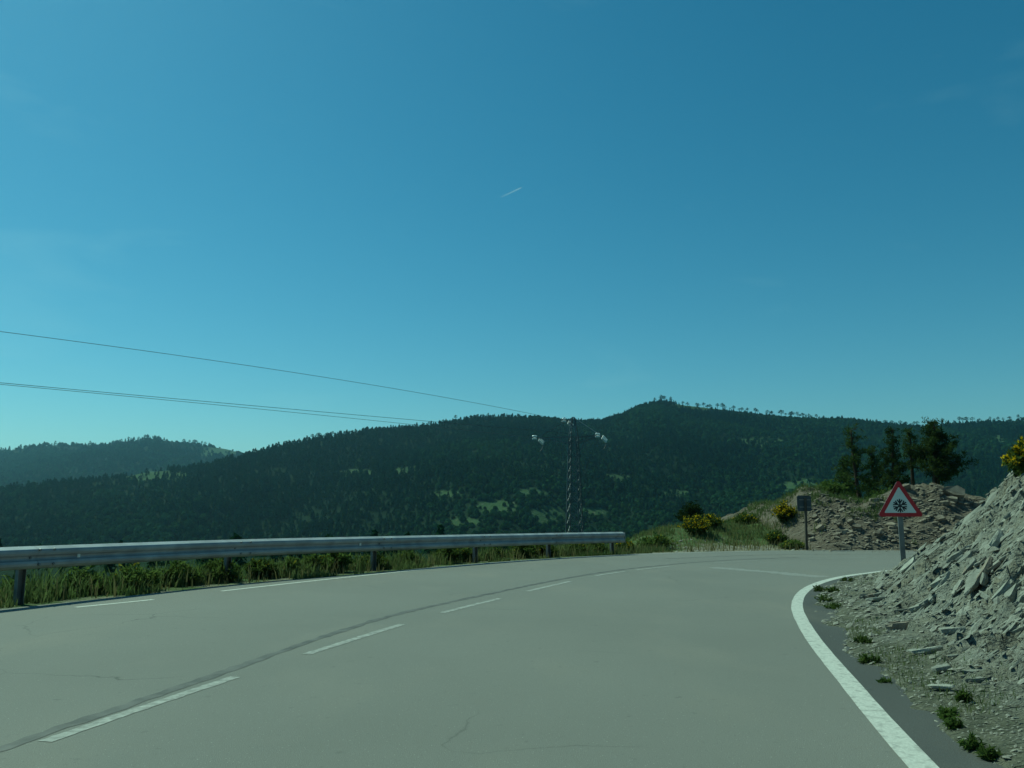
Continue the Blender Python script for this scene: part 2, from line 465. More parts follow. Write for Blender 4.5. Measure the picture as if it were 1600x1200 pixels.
def z_outer(x, y, s):
    s = np.maximum(s, 0)
    drop = -3.2 * (1 - np.exp(-np.maximum(s - 0.9, 0) * 0.36 / 3.2)) - 0.022 * np.maximum(s - 0.9, 0)
    h = crest(x)
    back = np.interp(x, [6, 12, 16], [6.5, 12, 24])
    bank = h * smooth(0.5, 5.2, s) - np.maximum(s - back, 0) * 0.33
    m = smooth(2.0, 5.0, x) * smooth(14, 20, y)
    z = drop * (1 - m) + np.maximum(bank, drop - 1.0) * m
    amp = smooth(0.4, 3, s)
    return z + amp * (0.30 * fbm(x * 0.35, y * 0.35, 11, 4) + 0.07 * fbm(x * 2.1, y * 2.1, 15, 3)) - 0.008 * (1 - amp)

def cut_z(x, y, d, detail=True):         # rock cut on the inside of the bend, d = metres in from the pavement edge
    d = np.maximum(d, 0)
    ap = 1.15 + 0.35 * fbm(x * 0.5, y * 0.5, 21, 3)
    steep = np.maximum(d - ap, 0)
    z = 0.10 * np.clip(d / ap, 0, 1) ** 1.4 + 0.88 * np.minimum(steep, 2.45) + 0.28 * np.maximum(steep - 2.45, 0)
    z = z + smooth(0.5, 2.2, d) * 0.30 * fbm(x * 0.8, y * 0.8, 23, 3)
    if detail:
        a = smooth(0.15, 1.3, d)
        w = fbm(x * 0.9, y * 0.9, 31, 3)
        q = -y / 0.62 + 0.35 * x / 0.62 + 2.6 * w + 0.5 * vnoise(x * 0.6, y * 4.0, 33)
        saw = (q - np.floor(q))
        saw = saw ** 1.6
        msk = smooth(-0.08, 0.22, fbm(x * 0.8 + 5, y * 1.1, 35, 3))
        q2 = -y / 0.21 + 0.30 * x / 0.21 + 3.5 * fbm(x * 1.6, y * 1.6, 37, 2)
        saw2 = (q2 - np.floor(q2)) ** 1.5
        msk2 = smooth(-0.12, 0.15, fbm(x * 1.9, y * 1.9 + 3, 39, 3))
        z = z + a * (0.20 * saw * msk + 0.075 * saw2 * msk2 + 0.10 * fbm(x * 1.5, y * 3.2, 41, 4) + 0.05 * fbm(x * 8, y * 11, 43, 3))
    return z

RIDGE = np.array([(-900, 830), (-300, 805), (0, 765), (100, 755), (200, 743), (300, 729), (390, 711), (450, 695), (500, 685), (580, 673), (660, 666), (700, 660), (740, 651),
                  (790, 650), (850, 653), (905, 658), (940, 657), (975, 647), (1000, 634), (1035, 627), (1070, 633), (1130, 640), (1200, 648), (1290, 656), (1380, 664),
                  (1440, 666), (1480, 661), (1540, 659), (1600, 656), (1800, 660), (2400, 700)], float)
FAR = np.array([(-900, 735), (-300, 720), (0, 706), (60, 696), (160, 694), (205, 689), (240, 685), (290, 693), (330, 697), (385, 708), (430, 716), (600, 745), (900, 790)], float)
def _tab(t):                              # azimuth tangent -> elevation tangent
    a, b, c = ray(t[:, 0], t[:, 1])
    return a / b, c / b
R_A, R_E = _tab(RIDGE); F_A, F_E = _tab(FAR)

def ridge_r(az):
    return np.interp(az, [-1.2, -0.6, -0.3, 0, 0.2, 0.5, 1.0], [800, 900, 1050, 1200, 1330, 1450, 1500])

def z_far(x, y):
    r = np.hypot(x, y)
    yy = np.maximum(y, 0.2 * np.abs(x) + 1)
    az = np.clip(x / yy, -1.6, 1.6)
    depth = yy
    R = ridge_r(az)
    zr = HC + R * np.interp(az, R_A, R_E)
    rv = 430.0
    zv = -82.0
    t = np.clip((depth - rv) / (R - rv), 0, 1)
    spur = 46 * fbm(x / 190.0, y / 420.0, 51, 4) * (t * (1 - t) * 4) + 7 * fbm(x / 60.0, y / 70.0, 55, 3) * np.clip(3 * t * (1.02 - t), 0, 1)
    zup = zv + (zr - zv) * (0.86 * t + 0.14 * smooth(0, 1, t)) + spur
    zdn = zr - 0.34 * np.maximum(depth - R, 0)
    main = np.where(depth < R, zup, zdn)
    shoulder = -6.2 + 2.0 * fbm(x / 35.0, y / 35.0, 57, 3)
    main = shoulder + (main - shoulder) * smooth(125, 430, depth) if True else main
    R2 = 2300.0
    z2 = HC + R2 * np.interp(az, F_A, F_E)
    t2 = np.clip((depth - 1000) / (R2 - 1000), 0, 1)
    far = -90 + (z2 + 90) * t2 + 40 * fbm(x / 330.0, y / 420.0, 61, 4) * (t2 * (1 - t2) * 4)
    far = np.where(depth < R2, far, z2 - 0.3 * (depth - R2))
    far = np.where(depth > 1000, far, -400)
    z = np.maximum(main, far)
    return np.maximum(z, -160)

def z_near(x, y):
    sl = sdist(x, y, left_d); sr = -sdist(x, y, right_d)
    z = np.full(len(sl), -0.06)
    o = sl > 0
    z[o] = z_outer(x[o], y[o], sl[o])
    i = sr > 0
    z[i] = cut_z(x[i], y[i], sr[i], False) - 0.35
    return z, sl, sr

PX0, PX1, PY0, PY1 = -22.0, 34.0, -8.0, 58.0
def z_terrain(x, y):
    x = np.asarray(x, float); y = np.asarray(y, float)
    zn, sl, sr = z_near(x, y)
    r = np.hypot(x, y)
    zf = z_far(x, y)
    own = 3.0 + 0.30 * np.clip(sr, 0, 260)
    w = smooth(90, 150, r)
    z = zn * (1 - w) + np.where(sr > 0, np.minimum(own, 90), zf) * w
    # our own mountain only behind and to the side; ahead the valley opens
    ahead = (y > 60)
    z = np.where(ahead & (sr <= 0), zn * (1 - w) + zf * w, z)
    inside = (x > PX0 + .3) & (x < PX1 - .3) & (y > PY0 + .3) & (y < PY1 - .3)
    return z - np.where(inside, 0.8, 0.05)

# near bank: dense sheet round the bend
xs = np.arange(PX0, PX1 + 0.01, 0.16); ys = np.arange(PY0, PY1 + 0.01, 0.16)
def zf_bank(x, y):
    z, sl, sr = z_near(x, y)
    return z
me, gx, gy, gz = grid_mesh('roadside_bank', xs, ys, zf_bank)
sl = sdist(gx, gy, left_d)
dirt = np.clip(1.0 - smooth(0.2, 1.1, sl), 0, 1) * 0.9
dirt = np.maximum(dirt, 0.85 * smooth(4.5, 6.5, gx) * (1 - smooth(1.2, 2.6, sl)) * (gy > 20))
dirt = np.maximum(dirt, 0.75 * smooth(9.0, 11.0, gx) * (1 - smooth(1.5, 3.0, sl)) * (gy > 20))
dirt = np.where(gx < 3, dirt * 0.45, dirt)
set_attr(me, 'dirt', dirt)
bank = link('roadside_bank', me, M['ground'], label='grassy bank with bare dirt patches along the outside of the bend', cat='bank', kind='structure')

# valley and hills: one polar sheet to the horizon
ang = np.radians(np.r_[np.arange(-180, -44, 4.0), np.arange(-44, 44, 0.17), np.arange(44, 180.1, 4.0)])
rad = np.r_[np.geomspace(3, 60, 26)[:-1], np.geomspace(60, 430, 60)[:-1], np.linspace(430, 1600, 190)[:-1], np.linspace(1600, 2700, 60)[:-1], np.geomspace(2700, 9000, 12)]
A2, R2g = np.meshgrid(ang, rad)
tx = (np.sin(A2) * R2g).ravel(); ty = (np.cos(A2) * R2g).ravel()
tz = z_terrain(tx, ty)
na = len(ang)
i = (np.arange(len(rad) - 1)[:, None] * na + np.arange(na - 1)[None, :]).ravel()
me = mesh_np('hills', np.stack([tx, ty, tz], 1), np.stack([i, i + na, i + na + 1, i + 1], 1))

CLEAR = [(770, 792, 45, 12), (850, 806, 30, 14), (720, 815, 40, 10), (1195, 690, 38, 9), (1250, 762, 45, 14), (1110, 634, 60, 6), (345, 705, 45, 7), (930, 800, 30, 12), (560, 740, 30, 8),
         (1560, 690, 10, 14), (640, 735, 25, 6), (830, 770, 26, 6), (1060, 770, 22, 6), (700, 772, 30, 7), (960, 745, 22, 5), (250, 745, 50, 9)]
def clear_mask(x, y, z):
    px, py = to_px(x, y, z)
    m = np.zeros(len(x))
    wob = 0.9 * fbm(x / 40.0, y / 60.0, 71, 4)
    for cx, cy, rx, ry in CLEAR:
        q = ((px - cx) / rx) ** 2 + ((py - cy) / ry) ** 2 + wob
        m = np.maximum(m, 1 - smooth(0.5, 1.2, q))
    return np.where(y > 100, m, 0)
set_attr(me, 'clear', clear_mask(tx, ty, tz))
hills = link('hills', me, M['hill'], label='long wooded ridge across the valley with a lower rounded hill behind it', cat='hill', kind='structure')

# ------------------------------------------------------------------ road surface and markings
n = 500
LA, RB = resample(left_edge, n), resample(right_edge, n)
us = np.linspace(0, 1, 49)
rv_ = np.zeros((n, 49, 3)); rv_[..., :2] = LA[:, None] * (1 - us)[None, :, None] + RB[:, None] * us[None, :, None]
ii_ = (np.arange(n - 1)[:, None] * 49 + np.arange(48)[None]).ravel()
road_me = mesh_np('road', rv_.reshape(-1, 3), np.stack([ii_, ii_ + 1, ii_ + 50, ii_ + 49], 1))
trk = sum(np.exp(-((us - c_) / 0.035) ** 2) for c_ in (0.16, 0.36, 0.62, 0.83))
set_attr(road_me, 'track', np.tile(trk, n))
# cross subdivisions are not needed, the deck is flat
road = link('road', road_me, M['asphalt'], label='grey asphalt mountain road bending to the right', cat='road', kind='structure')
road.location.z = 0.0
sh = link('shoulder', ribbon('shoulder', offset(right_line, -0.03), offset(right_line, -0.62), 0.0018, 0.0020), M['asphalt_dark'], road)

def strip(name, c, w, z, mat, jitter=0.0):
    nrm = normals2(c)
    wl_ = w / 2 * (1 + jitter * rng.uniform(-1, 1, len(c)))
    wr_ = w / 2 * (1 + jitter * rng.uniform(-1, 1, len(c)))
    return link(name, ribbon(name, c + nrm * wl_[:, None], c - nrm * wr_[:, None], z, z), mat, road)

strip('edge_line', sub_curve(right_line, (0.3, -30), (3.15, 8.8), 0.25), 0.150, 0.0040, M['paint'], 0.03)
strip('edge_line', sub_curve(right_line, (3.15, 8.8), (60, 13.6), 0.25), 0.150, 0.0038, M['paint'], 0.03)
strip('edge_line', sub_curve(left_line, (-4.70, 13.4), (3.4, 24.0), 0.25), 0.105, 0.0036, M['paint'], 0.06)
strip('edge_line', sub_curve(left_line, (3.4, 24.0), (60, 21), 0.25), 0.22, 0.0036, M['paint_worn'], 0.3)
strip('edge_dash', sub_curve(left_line, (-5.87, 11.2), (-5.27, 12.15), 0.1), 0.10, 0.0036, M['paint'], 0.05)
strip('edge_dash', sub_curve(left_line, (-7.9, 6.6), (-7.0, 8.9), 0.1), 0.10, 0.0036, M['paint'], 0.05)
for a, b, m in [((-4.3, -6), (-4.0, -3.5), 'paint_worn'), ((-3.5, 0.4), (-3.1, 2.6), 'paint_worn'), ((-2.68, 4.81), (-2.2, 6.6), 'paint_worn'), ((-1.87, 7.64), (-1.29, 9.6), 'paint_worn'), ((-0.9, 10.6), (-0.19, 12.33), 'paint_worn'),
                ((0.21, 13.4), (1.07, 15.2), 'paint_worn'), ((1.68, 16.5), (2.4, 17.63), 'paint_worn'), ((2.75, 18.0), (3.7, 19.2), 'paint_worn'),
                ((5.0, 20.4), (6.4, 21.4), 'paint_faint'), ((8, 22.2), (9.8, 22.7), 'paint_faint'), ((12, 22.8), (14, 22.6), 'paint_faint')]:
    strip('centre_dash', sub_curve(centre_line, a, b, 0.06), 0.095, 0.0026, M[m], 0.16)
seam_c = catmull([(-4.6, -8), (-3.75, 0), (-3.1, 3.2), (-2.82, 4.69), (-2.42, 6.45), (-2.0, 8.45), (-1.45, 10.47), (-0.30, 13.1), (1.0, 15.8), (2.6, 18.4), (5.2, 21.2), (8, 22.9)], 0.12)
strip('tar_seam', seam_c, 0.10, 0.0022, M['tar'], 0.4)
strip('tar_seam', catmull([(4.2, 22.2), (6.5, 23.6), (9, 24.4), (13, 24.4)], 0.15), 0.10, 0.0018, M['tar'], 0.6)
strip('faded_marking', catmull([(4.6, 18.9), (5.2, 17.9), (5.7, 17.0), (6.1, 16.2)], 0.1), 0.42, 0.0020, M['paint_faint'], 0.4)

# ------------------------------------------------------------------ rock cut on the inside of the bend
def cut_full(x, y):
    d = -sdist(x, y, right_d) + 0.10
    z = cut_z(x, y, d, True)
    edge = smooth(-0.25, 0.25, d + 0.40 * fbm(x * 2.6, y * 2.6, 45, 4))
    return (z + 0.022) * edge - 0.05 * (1 - edge)
xs = np.arange(1.2, 24, 0.045); ys = np.arange(-1.5, 20.2, 0.045)
def keep_cut(x, y):
    d = -sdist(x, y, right_d)
    return (d > -0.30) & (d < 9) & (x < 0.75 * np.maximum(y, 0) + 4.5)
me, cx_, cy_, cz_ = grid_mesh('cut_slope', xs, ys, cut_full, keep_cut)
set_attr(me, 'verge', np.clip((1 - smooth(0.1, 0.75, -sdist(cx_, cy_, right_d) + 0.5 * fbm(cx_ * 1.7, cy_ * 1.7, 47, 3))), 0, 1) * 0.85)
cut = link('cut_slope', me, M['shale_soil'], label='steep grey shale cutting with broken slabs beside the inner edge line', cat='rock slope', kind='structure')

def march(px, py, fn, t0=2.0, t1=32.0, steps=90):
    a, b, c = ray(px, py)
    def scan(lo, hi, n_):
        T = lo[None] + (hi - lo)[None] * np.linspace(0, 1, n_)[:, None]
        Z = HC + c[None] * T
        H = fn((a[None] * T).ravel(), (b[None] * T).ravel()).reshape(T.shape)
        hit = Z < H
        k = hit.argmax(0); j = np.arange(len(a))
        return T[np.maximum(k - 1, 0), j], T[k, j], hit.any(0)
    lo, hi, ok = scan(np.full(len(a), t0), np.full(len(a), t1), steps)
    lo, hi, _ = scan(lo, hi, 9)
    return a * hi, b * hi, ok

def slab_mesh(seed, thick, aspect, tris=6):
    r = random.Random(seed)
    n_ = r.choice((4, 5, 5, 6, 7))
    pts = []
    for k in range(n_):
        an = 2 * math.pi * (k + r.uniform(-0.38, 0.38)) / n_
        rr = r.uniform(0.55, 1.15)
        pts.append((math.cos(an) * rr * 0.5, math.sin(an) * rr * 0.5 * aspect))
    bm = bmesh.new()
    lay = []
    for (zz, sc, jit) in ((-0.5, 0.86, 0.06), (0.05, 1.02, 0.06), (0.46, 0.99, 0.05), (0.52, 0.93, 0.04)):
        lay.append([bm.verts.new((x * sc + r.uniform(-jit, jit) * 0.5, y * sc + r.uniform(-jit, jit) * 0.5 * aspect, thick * (zz + r.uniform(-0.12, 0.12) + 0.25 * x))) for x, y in pts])
    bm.faces.new(lay[0][::-1]); bm.faces.new(lay[-1])
    for A_, B_ in zip(lay[:-1], lay[1:]):
        for k in range(n_):
            bm.faces.new((A_[k], A_[(k + 1) % n_], B_[(k + 1) % n_], B_[k]))
    bmesh.ops.recalc_face_normals(bm, faces=bm.faces)
    me_ = bpy.data.meshes.new('slab'); bm.to_mesh(me_); bm.free()
    return me_
slab_bank = [slab_mesh(100 + k, 0.09 + 0.035 * (k % 4), 0.26 + 0.09 * (k % 3)) for k in range(12)]
slab_bank_b = []
for m_ in slab_bank: m_.materials.append(M['slab'])
for k in (1, 4, 7, 10):
    c_ = slab_bank[k].copy(); c_.materials.clear(); c_.materials.append(M['slab_brown']); slab_bank_b.append(c_)
stone_bank = [slab_mesh(300 + k, 0.55, 0.8) for k in range(6)]
for m_ in stone_bank: m_.materials.append(M['stone_tan'])

def slope_frame(fn, x, y, e=0.22):
    hx = (fn(np.array([x + e]), np.array([y])) - fn(np.array([x - e]), np.array([y])))[0] / (2 * e)
    hy = (fn(np.array([x]), np.array([y + e])) - fn(np.array([x]), np.array([y - e])))[0] / (2 * e)
    return Vector((-hx, -hy, 1)).normalized()

def put_slab(x, y, size, me_, fn, parent, name, yaw, roll, pitch_, lift):
    nrm = slope_frame(fn, x, y)
    nrm = (nrm * 0.8 + Vector((0, 0, 0.25))).normalized()
    Lx = Vector((math.cos(yaw), math.sin(yaw), 0))
    Lx = (Lx - nrm * Lx.dot(nrm)).normalized()
    Ly = nrm.cross(Lx)
    R = Matrix((Lx, Ly, nrm)).transposed()
    R = R @ Matrix.Rotation(roll, 3, 'X') @ Matrix.Rotation(pitch_, 3, 'Y')
    o = link(name, me_, None, parent)
    z = fn(np.array([x]), np.array([y]))[0]
    o.location = (x, y, z + lift)
    o.rotation_euler = R.to_euler()
    o.scale = (size, size, size)
    return o

def cut_smooth(x, y):
    return cut_z(x, y, -sdist(x, y, right_d) + 0.10, False) + 0.022
# the slabs one can pick out in the photograph: pixel, size in metres, yaw
big = [(1575, 1040, 0.62, 0.35), (1515, 950, 0.72, 0.25), (1487, 985, 0.60, 0.30), (1572, 935, 0.60, 0.2), (1545, 1060, 0.55, 0.2), (1440, 1020, 0.50, 0.1), (1412, 985, 0.48, 0.15),
       (1455, 945, 0.45, 0.3), (1435, 945, 0.40, 0.2), (1495, 870, 0.75, 0.3), (1510, 880, 0.65, 0.35), (1470, 905, 0.5, 0.4), (1540, 905, 0.6, 0.3), (1590, 950, 0.45, 0.2), (1470, 1045, 0.35, 0.5),
       (1585, 985, 0.45, 0.3), (1405, 910, 0.5, 0.3), (1365, 940, 0.42, -0.2), (1400, 935, 0.36, 1.0), (1355, 935, 0.28, 0.2), (1475, 1080, 0.3, -0.4), (1520, 1045, 0.4, 0.1)]
pxs = np.array([b_[0] for b_ in big], float); pys = np.array([b_[1] for b_ in big], float)
bx_, by_, ok = march(pxs, pys, cut_full)
bd_ = -sdist(bx_, by_, right_d)
for k, b_ in enumerate(big):
    if ok[k]:
        put_slab(bx_[k], by_[k], b_[2] * 0.78, slab_bank[k % 12] if k % 6 else slab_bank_b[k % 4], cut_smooth, cut, 'slab', b_[3], random.uniform(-0.26, 0.0) if bd_[k] > 1.5 else random.uniform(-.06, .06), random.uniform(-0.1, 0.1) if bd_[k] > 1.5 else random.uniform(-.03, .03), 0.075 if bd_[k] > 1.5 else 0.03)
# more, spread over what shows of the slope
cand_x = rng.uniform(1262, 1640, 900); cand_y = rng.uniform(760, 1215, 900)
hx_, hy_, ok = march(cand_x, cand_y, cut_full)
dd = -sdist(hx_, hy_, right_d)
sel = np.where(ok & (dd > 0.35) & (dd < 4.2) & (hx_ > 1.5) & (hy_ < 19.5))[0]
count = 0
for k in sel:
    if count >= 268: break
    depth = hy_[k]
    size = depth / F * (11 + rng.gamma(1.2, 10.0))
    if dd[k] > 2.2 and rng.random() < 0.45: continue
    if dd[k] < 0.9: size *= 0.5
    bank_ = slab_bank_b[rng.integers(4)] if rng.random() < 0.14 else slab_bank[rng.integers(12)]
    put_slab(hx_[k], hy_[k], size, bank_, cut_smooth, cut, 'slab', 0.28 + rng.normal(0, 0.42), *((rng.uniform(-0.36, 0.06), rng.uniform(-0.25, 0.2), size * 0.05 + 0.05) if dd[k] > 1.3 else (rng.uniform(-.08, .08), rng.uniform(-.05, .05), 0.035)))
    count += 1

def rubble_mesh(name, x, y, z, size, seed=3, flat=False):
    r = np.random.default_rng(seed)
    base = np.array([(1, 0, 0), (-.9, .1, 0), (0.1, .8, .1), (0, -.8, 0), (.1, .1, .55), (0, 0, -.5)])
    fc = np.array([(0, 2, 4), (2, 1, 4), (1, 3, 4), (3, 0, 4), (2, 0, 5), (1, 2, 5), (3, 1, 5), (0, 3, 5)])
    nn = len(x)
    v = base[None] * (1 + r.uniform(-0.35, 0.35, (nn, 6, 3)))
    v = v * np.stack([np.ones(nn), r.uniform(.4, .9, nn), r.uniform(.3, .8, nn)], 1)[:, None, :]
    if flat: v = v * np.array([1.0, 0.55, 0.42])
    a = r.normal(0.22, 0.25 if flat else 0.6, nn); ca, sa = np.cos(a), np.sin(a)
    vx = v[..., 0] * ca[:, None] - v[..., 1] * sa[:, None]; vy = v[..., 0] * sa[:, None] + v[..., 1] * ca[:, None]
    vz = v[..., 2] + (0.80 if flat else 0.55) * v[..., 0] * r.uniform(0.75 if flat else 0, 1, nn)[:, None]
    v = np.stack([vx, vy, vz], -1) * (np.asarray(size) / 2)[:, None, None] + np.stack([x, y, z], 1)[:, None]
    f = (fc[None] + (np.arange(nn) * 6)[:, None, None]).reshape(-1, 3)
    return mesh_np(name, v.reshape(-1, 3), f, False)
ppx, ppy = to_px(cx_, cy_, cz_)
dd_ = -sdist(cx_, cy_, right_d)
wgt = np.where((ppx > 1230) & (ppx < 1700) & (ppy < 1260) & (dd_ > -0.18) & (dd_ < 4.5) & (cy_ > 2), 1 / np.maximum(cy_, 2) ** 1.7, 0)
pick = rng.choice(len(cx_), 9000, replace=False, p=wgt / wgt.sum())
hx2 = cx_[pick] + rng.uniform(-.02, .02, 9000); hy2 = cy_[pick] + rng.uniform(-.02, .02, 9000); hz2 = cz_[pick]
sz = hy2 / F * rng.gamma(1.8, 2.1, len(hx2)) + 0.010
pk2 = rng.choice(len(cx_), 2600, replace=False, p=(wgt * (dd_ > 0.7)) / (wgt * (dd_ > 0.7)).sum())
sz2 = cy_[pk2] / F * (7 + rng.gamma(1.6, 5.0, 2600))
link('shards', rubble_mesh('shards', cx_[pk2], cy_[pk2], cz_[pk2] + sz2 * 0.10, sz2, 8, True), M['slab'], cut, kind='stuff')
link('rubble', rubble_mesh('rubble', hx2, hy2, hz2 + sz * 0.12, sz), M['rubble'], cut, kind='stuff')

# ------------------------------------------------------------------ stony earth mound across the bend
def mound_full(x, y):
    base = zf_bank(x, y)
    s = sdist(x, y, left_d)
    ex = smooth(9.3, 12.6, x + 0.25 * s) * (1 - smooth(17.2, 21.5, x - 0.12 * s))
    top = 1.78 + 0.10 * np.sin(x * 1.3) + 0.35 * fbm(x * 0.6, y * 0.6, 81, 3)
    prof = np.clip((s - 0.25) / 2.7, 0, 1) ** 0.85 * (1 - 0.22 * smooth(4.0, 8.5, s))
    z = top * prof * ex
    q = -x / 0.7 + s * 0.5 + 2.2 * fbm(x * 0.7, y * 0.7, 83, 3)
    z = z + smooth(0.3, 1.4, s) * ex * (0.14 * (q - np.floor(q)) * smooth(-.1, .2, fbm(x, y, 85, 2)) + 0.22 * fbm(x * 1.3, y * 1.3, 87, 4) + 0.06 * fbm(x * 6, y * 6, 89, 3))
    return np.maximum(base - 0.03 + 0 * z, z * 1.0 - 0.04 * (ex < 0.02))
xs = np.arange(8.8, 22.5, 0.07); ys = np.arange(25.6, 36.5, 0.07)
def keep_m(x, y):
    s = sdist(x, y, left_d)
    return (s > 0.06) & (s < 9.0)
me, mx_, my_, mz_ = grid_mesh('earth_mound', xs, ys, mound_full, keep_m)
mound = link('earth_mound', me, M['mound_soil'], label='brown stony earth mound behind the snowflake sign across the bend', cat='mound', kind='structure')
cxm = rng.uniform(1262, 1560, 520); cym = rng.uniform(762, 862, 520)
hxm, hym, ok = march(cxm, cym, mound_full, 24, 36, 60)
sm = sdist(hxm, hym, left_d)
sel = np.where(ok & (hxm > 9.7) & (sm > 0.15) & (sm < 6))[0][:180]
for k in sel:
    size = hym[k] / F * (6 + rng.gamma(1.5, 3.0))
    o = put_slab(hxm[k], hym[k], size, stone_bank[rng.integers(6)] if rng.random() < 0.6 else slab_bank_b[rng.integers(4)], mound_full, mound, 'stone', rng.uniform(-0.9, 0.2), rng.uniform(-.2, .4), rng.uniform(-.3, .3), size * 0.06)
cxm = rng.uniform(1255, 1570, 2600); cym = rng.uniform(760, 863, 2600)
hxm, hym, ok = march(cxm, cym, mound_full, 24, 36, 40)
keep = ok & (hxm > 9.2)
hxm, hym = hxm[keep], hym[keep]
sz = rng.gamma(2, 0.035, len(hxm)) + 0.02
link('rubble', rubble_mesh('rubble', hxm, hym, mound_full(hxm, hym) + sz * .1, sz, 5), M['stone_tan'], mound, kind='stuff')
# loose pale stones on the dirt beside the mound
gxs = rng.uniform(5.2, 10.5, 420); gsy = rng.uniform(0.15, 2.6, 420)
nl = normals2(left_edge)
idx = np.array([np.abs(left_edge[:, 0] - v).argmin() for v in gxs])
gpx = left_edge[idx, 0] + nl[idx, 0] * gsy; gpy = left_edge[idx, 1] + nl[idx, 1] * gsy
sz = rng.gamma(2, 0.03, 420) + 0.02
link('rubble', rubble_mesh('rubble', gpx, gpy, zf_bank(gpx, gpy) + 0.01, sz, 6), M['rubble'], bank, kind='stuff')

def ground_z(x, y):
    x = np.atleast_1d(np.asarray(x, float)); y = np.atleast_1d(np.asarray(y, float))
    inside = (x > PX0) & (x < PX1) & (y > PY0) & (y < PY1)
    z = np.where(inside, zf_bank(x, y), z_terrain(x, y))
    m = (x > 8.8) & (x < 22.4) & (y > 25.7) & (y < 36.4)
    if m.any():
        z = np.where(m, np.maximum(z, mound_full(x, y)), z)
    return z

# ------------------------------------------------------------------ small shape helpers
def tube_bm(bm, pts, radii, seg=6, cap=True):
    rings = []
    pts = [Vector(p) for p in pts]
    for k, p in enumerate(pts):
        t = (pts[min(k + 1, len(pts) - 1)] - pts[max(k - 1, 0)]).normalized()
        a = t.orthogonal().normalized() if k == 0 else (prev_a - t * prev_a.dot(t)).normalized()
        prev_a = a
        b = t.cross(a)
        rings.append([bm.verts.new(p + (a * math.cos(2 * math.pi * j / seg) + b * math.sin(2 * math.pi * j / seg)) * radii[k]) for j in range(seg)])
    for A_, B_ in zip(rings[:-1], rings[1:]):
        for j in range(seg):
            bm.faces.new((A_[j], A_[(j + 1) % seg], B_[(j + 1) % seg], B_[j]))
    if cap:
        bm.faces.new(rings[0][::-1]); bm.faces.new(rings[-1])

def box_bm(bm, c, sx, sy, sz, R=None):
    vs_ = []
    for dz in (-1, 1):
        for dx, dy in ((-1, -1), (1, -1), (1, 1), (-1, 1)):
            v = Vector((dx * sx / 2, dy * sy / 2, dz * sz / 2))
            if R is not None: v = R @ v
            vs_.append(bm.verts.new(Vector(c) + v))
    for f in ((3, 2, 1, 0), (4, 5, 6, 7), (0, 1, 5, 4), (1, 2, 6, 5), (2, 3, 7, 6), (3, 0, 4, 7)):
        bm.faces.new([vs_[i_] for i_ in f])

def bar_bm(bm, p, q, w, h=None):
    p, q = Vector(p), Vector(q); h = h or w
    d = (q - p); L_ = d.length
    R = d.to_track_quat('Z', 'Y').to_matrix()
    box_bm(bm, (p + q) / 2, w, h, L_, R)

def done(bm, name, smooth_shade=False):
    bmesh.ops.recalc_face_normals(bm, faces=bm.faces)
    me_ = bpy.data.meshes.new(name); bm.to_mesh(me_); bm.free()
    if smooth_shade:
        for p in me_.polygons: p.use_smooth = True
    return me_

def empty(name, loc, label, cat, group=None, rz=0):
    o = bpy.data.objects.new(name, None); COL.objects.link(o)
    o.location = loc; o.rotation_euler = (0, 0, rz); o.empty_display_size = 0.2
    o['label'] = label; o['category'] = cat
    if group: o['group'] = group
    return o

# ------------------------------------------------------------------ guard rail
post_xy = catmull([(-12.6, -10), (-11.6, -3), (-10.0, 4), (-8.3, 8.4), (-6.95, 11.55), (-5.30, 15.0), (-3.12, 17.85), (-1.0, 20.55), (1.0, 22.72), (2.92, 24.32), (3.25, 24.56)], 0.1)
pl = arclen(post_xy)
def rail_at(s_):
    return np.array([np.interp(s_, pl, post_xy[:, 0]), np.interp(s_, pl, post_xy[:, 1])])
s_end = pl[-1]
def rail_top(s_):                      # beam height above the road
    return float(np.interp(s_ - s_end, [-40, -22, -16, -10, -4, 0], [0.83, 0.83, 0.79, 0.74, 0.68, 0.655]))
rail = empty('guard_rail', (*rail_at(s_end - 9), 0), 'galvanised steel guard rail with a bright top edge lining the outer verge', 'guard rail')
rail_o = Vector(rail.location)
# W profile: (towards the road, down from the top)
prof = [(-0.085, 0.012), (-0.078, 0.0), (-0.060, -0.001), (0.042, 0.040), (0.054, 0.062), (0.056, 0.094), (0.046, 0.120), (0.012, 0.142), (0.004, 0.165), (0.014, 0.185), (0.050, 0.206), (0.058, 0.236), (0.052, 0.268), (0.020, 0.300), (-0.020, 0.312)]
prof = prof + [(a_ - 0.006, b_ + 0.002) for a_, b_ in prof[::-1]]
def beam(s0, s1, lift=0.0):
    ss = np.linspace(s0, s1, max(3, int((s1 - s0) / 0.35)))
    V = []
    for s_ in ss:
        p = rail_at(s_); q = rail_at(min(s_ + 0.1, s_end)); o_ = rail_at(max(s_ - 0.1, 0))
        t = (q - o_); t /= np.linalg.norm(t)
        nr = np.array([t[1], -t[0]])           # towards the road
        for a_, b_ in prof:
            c_ = p + nr * (0.16 + a_ + lift)
            V.append((c_[0] - rail_o.x, c_[1] - rail_o.y, rail_top(s_) - b_ - rail_o.z))
    k_ = len(prof); m_ = len(ss)
    f = []
    for r_ in range(m_ - 1):
        for j in range(k_):
            f.append((r_ * k_ + j, r_ * k_ + (j + 1) % k_, (r_ + 1) * k_ + (j + 1) % k_, (r_ + 1) * k_ + j))
    me_ = mesh_np('beam', np.array(V), np.array(f), False)
    for p_ in me_.polygons: p_.use_smooth = False
    return me_
s_posts = []
s_ = s_end - 0.35
spacing = [2.55, 2.85, 3.4, 3.6, 3.9, 3.9, 3.9, 4.0, 4.0]
for d_ in [0] + spacing:
    s_ -= d_
    if s_ > 0.5: s_posts.append(s_)
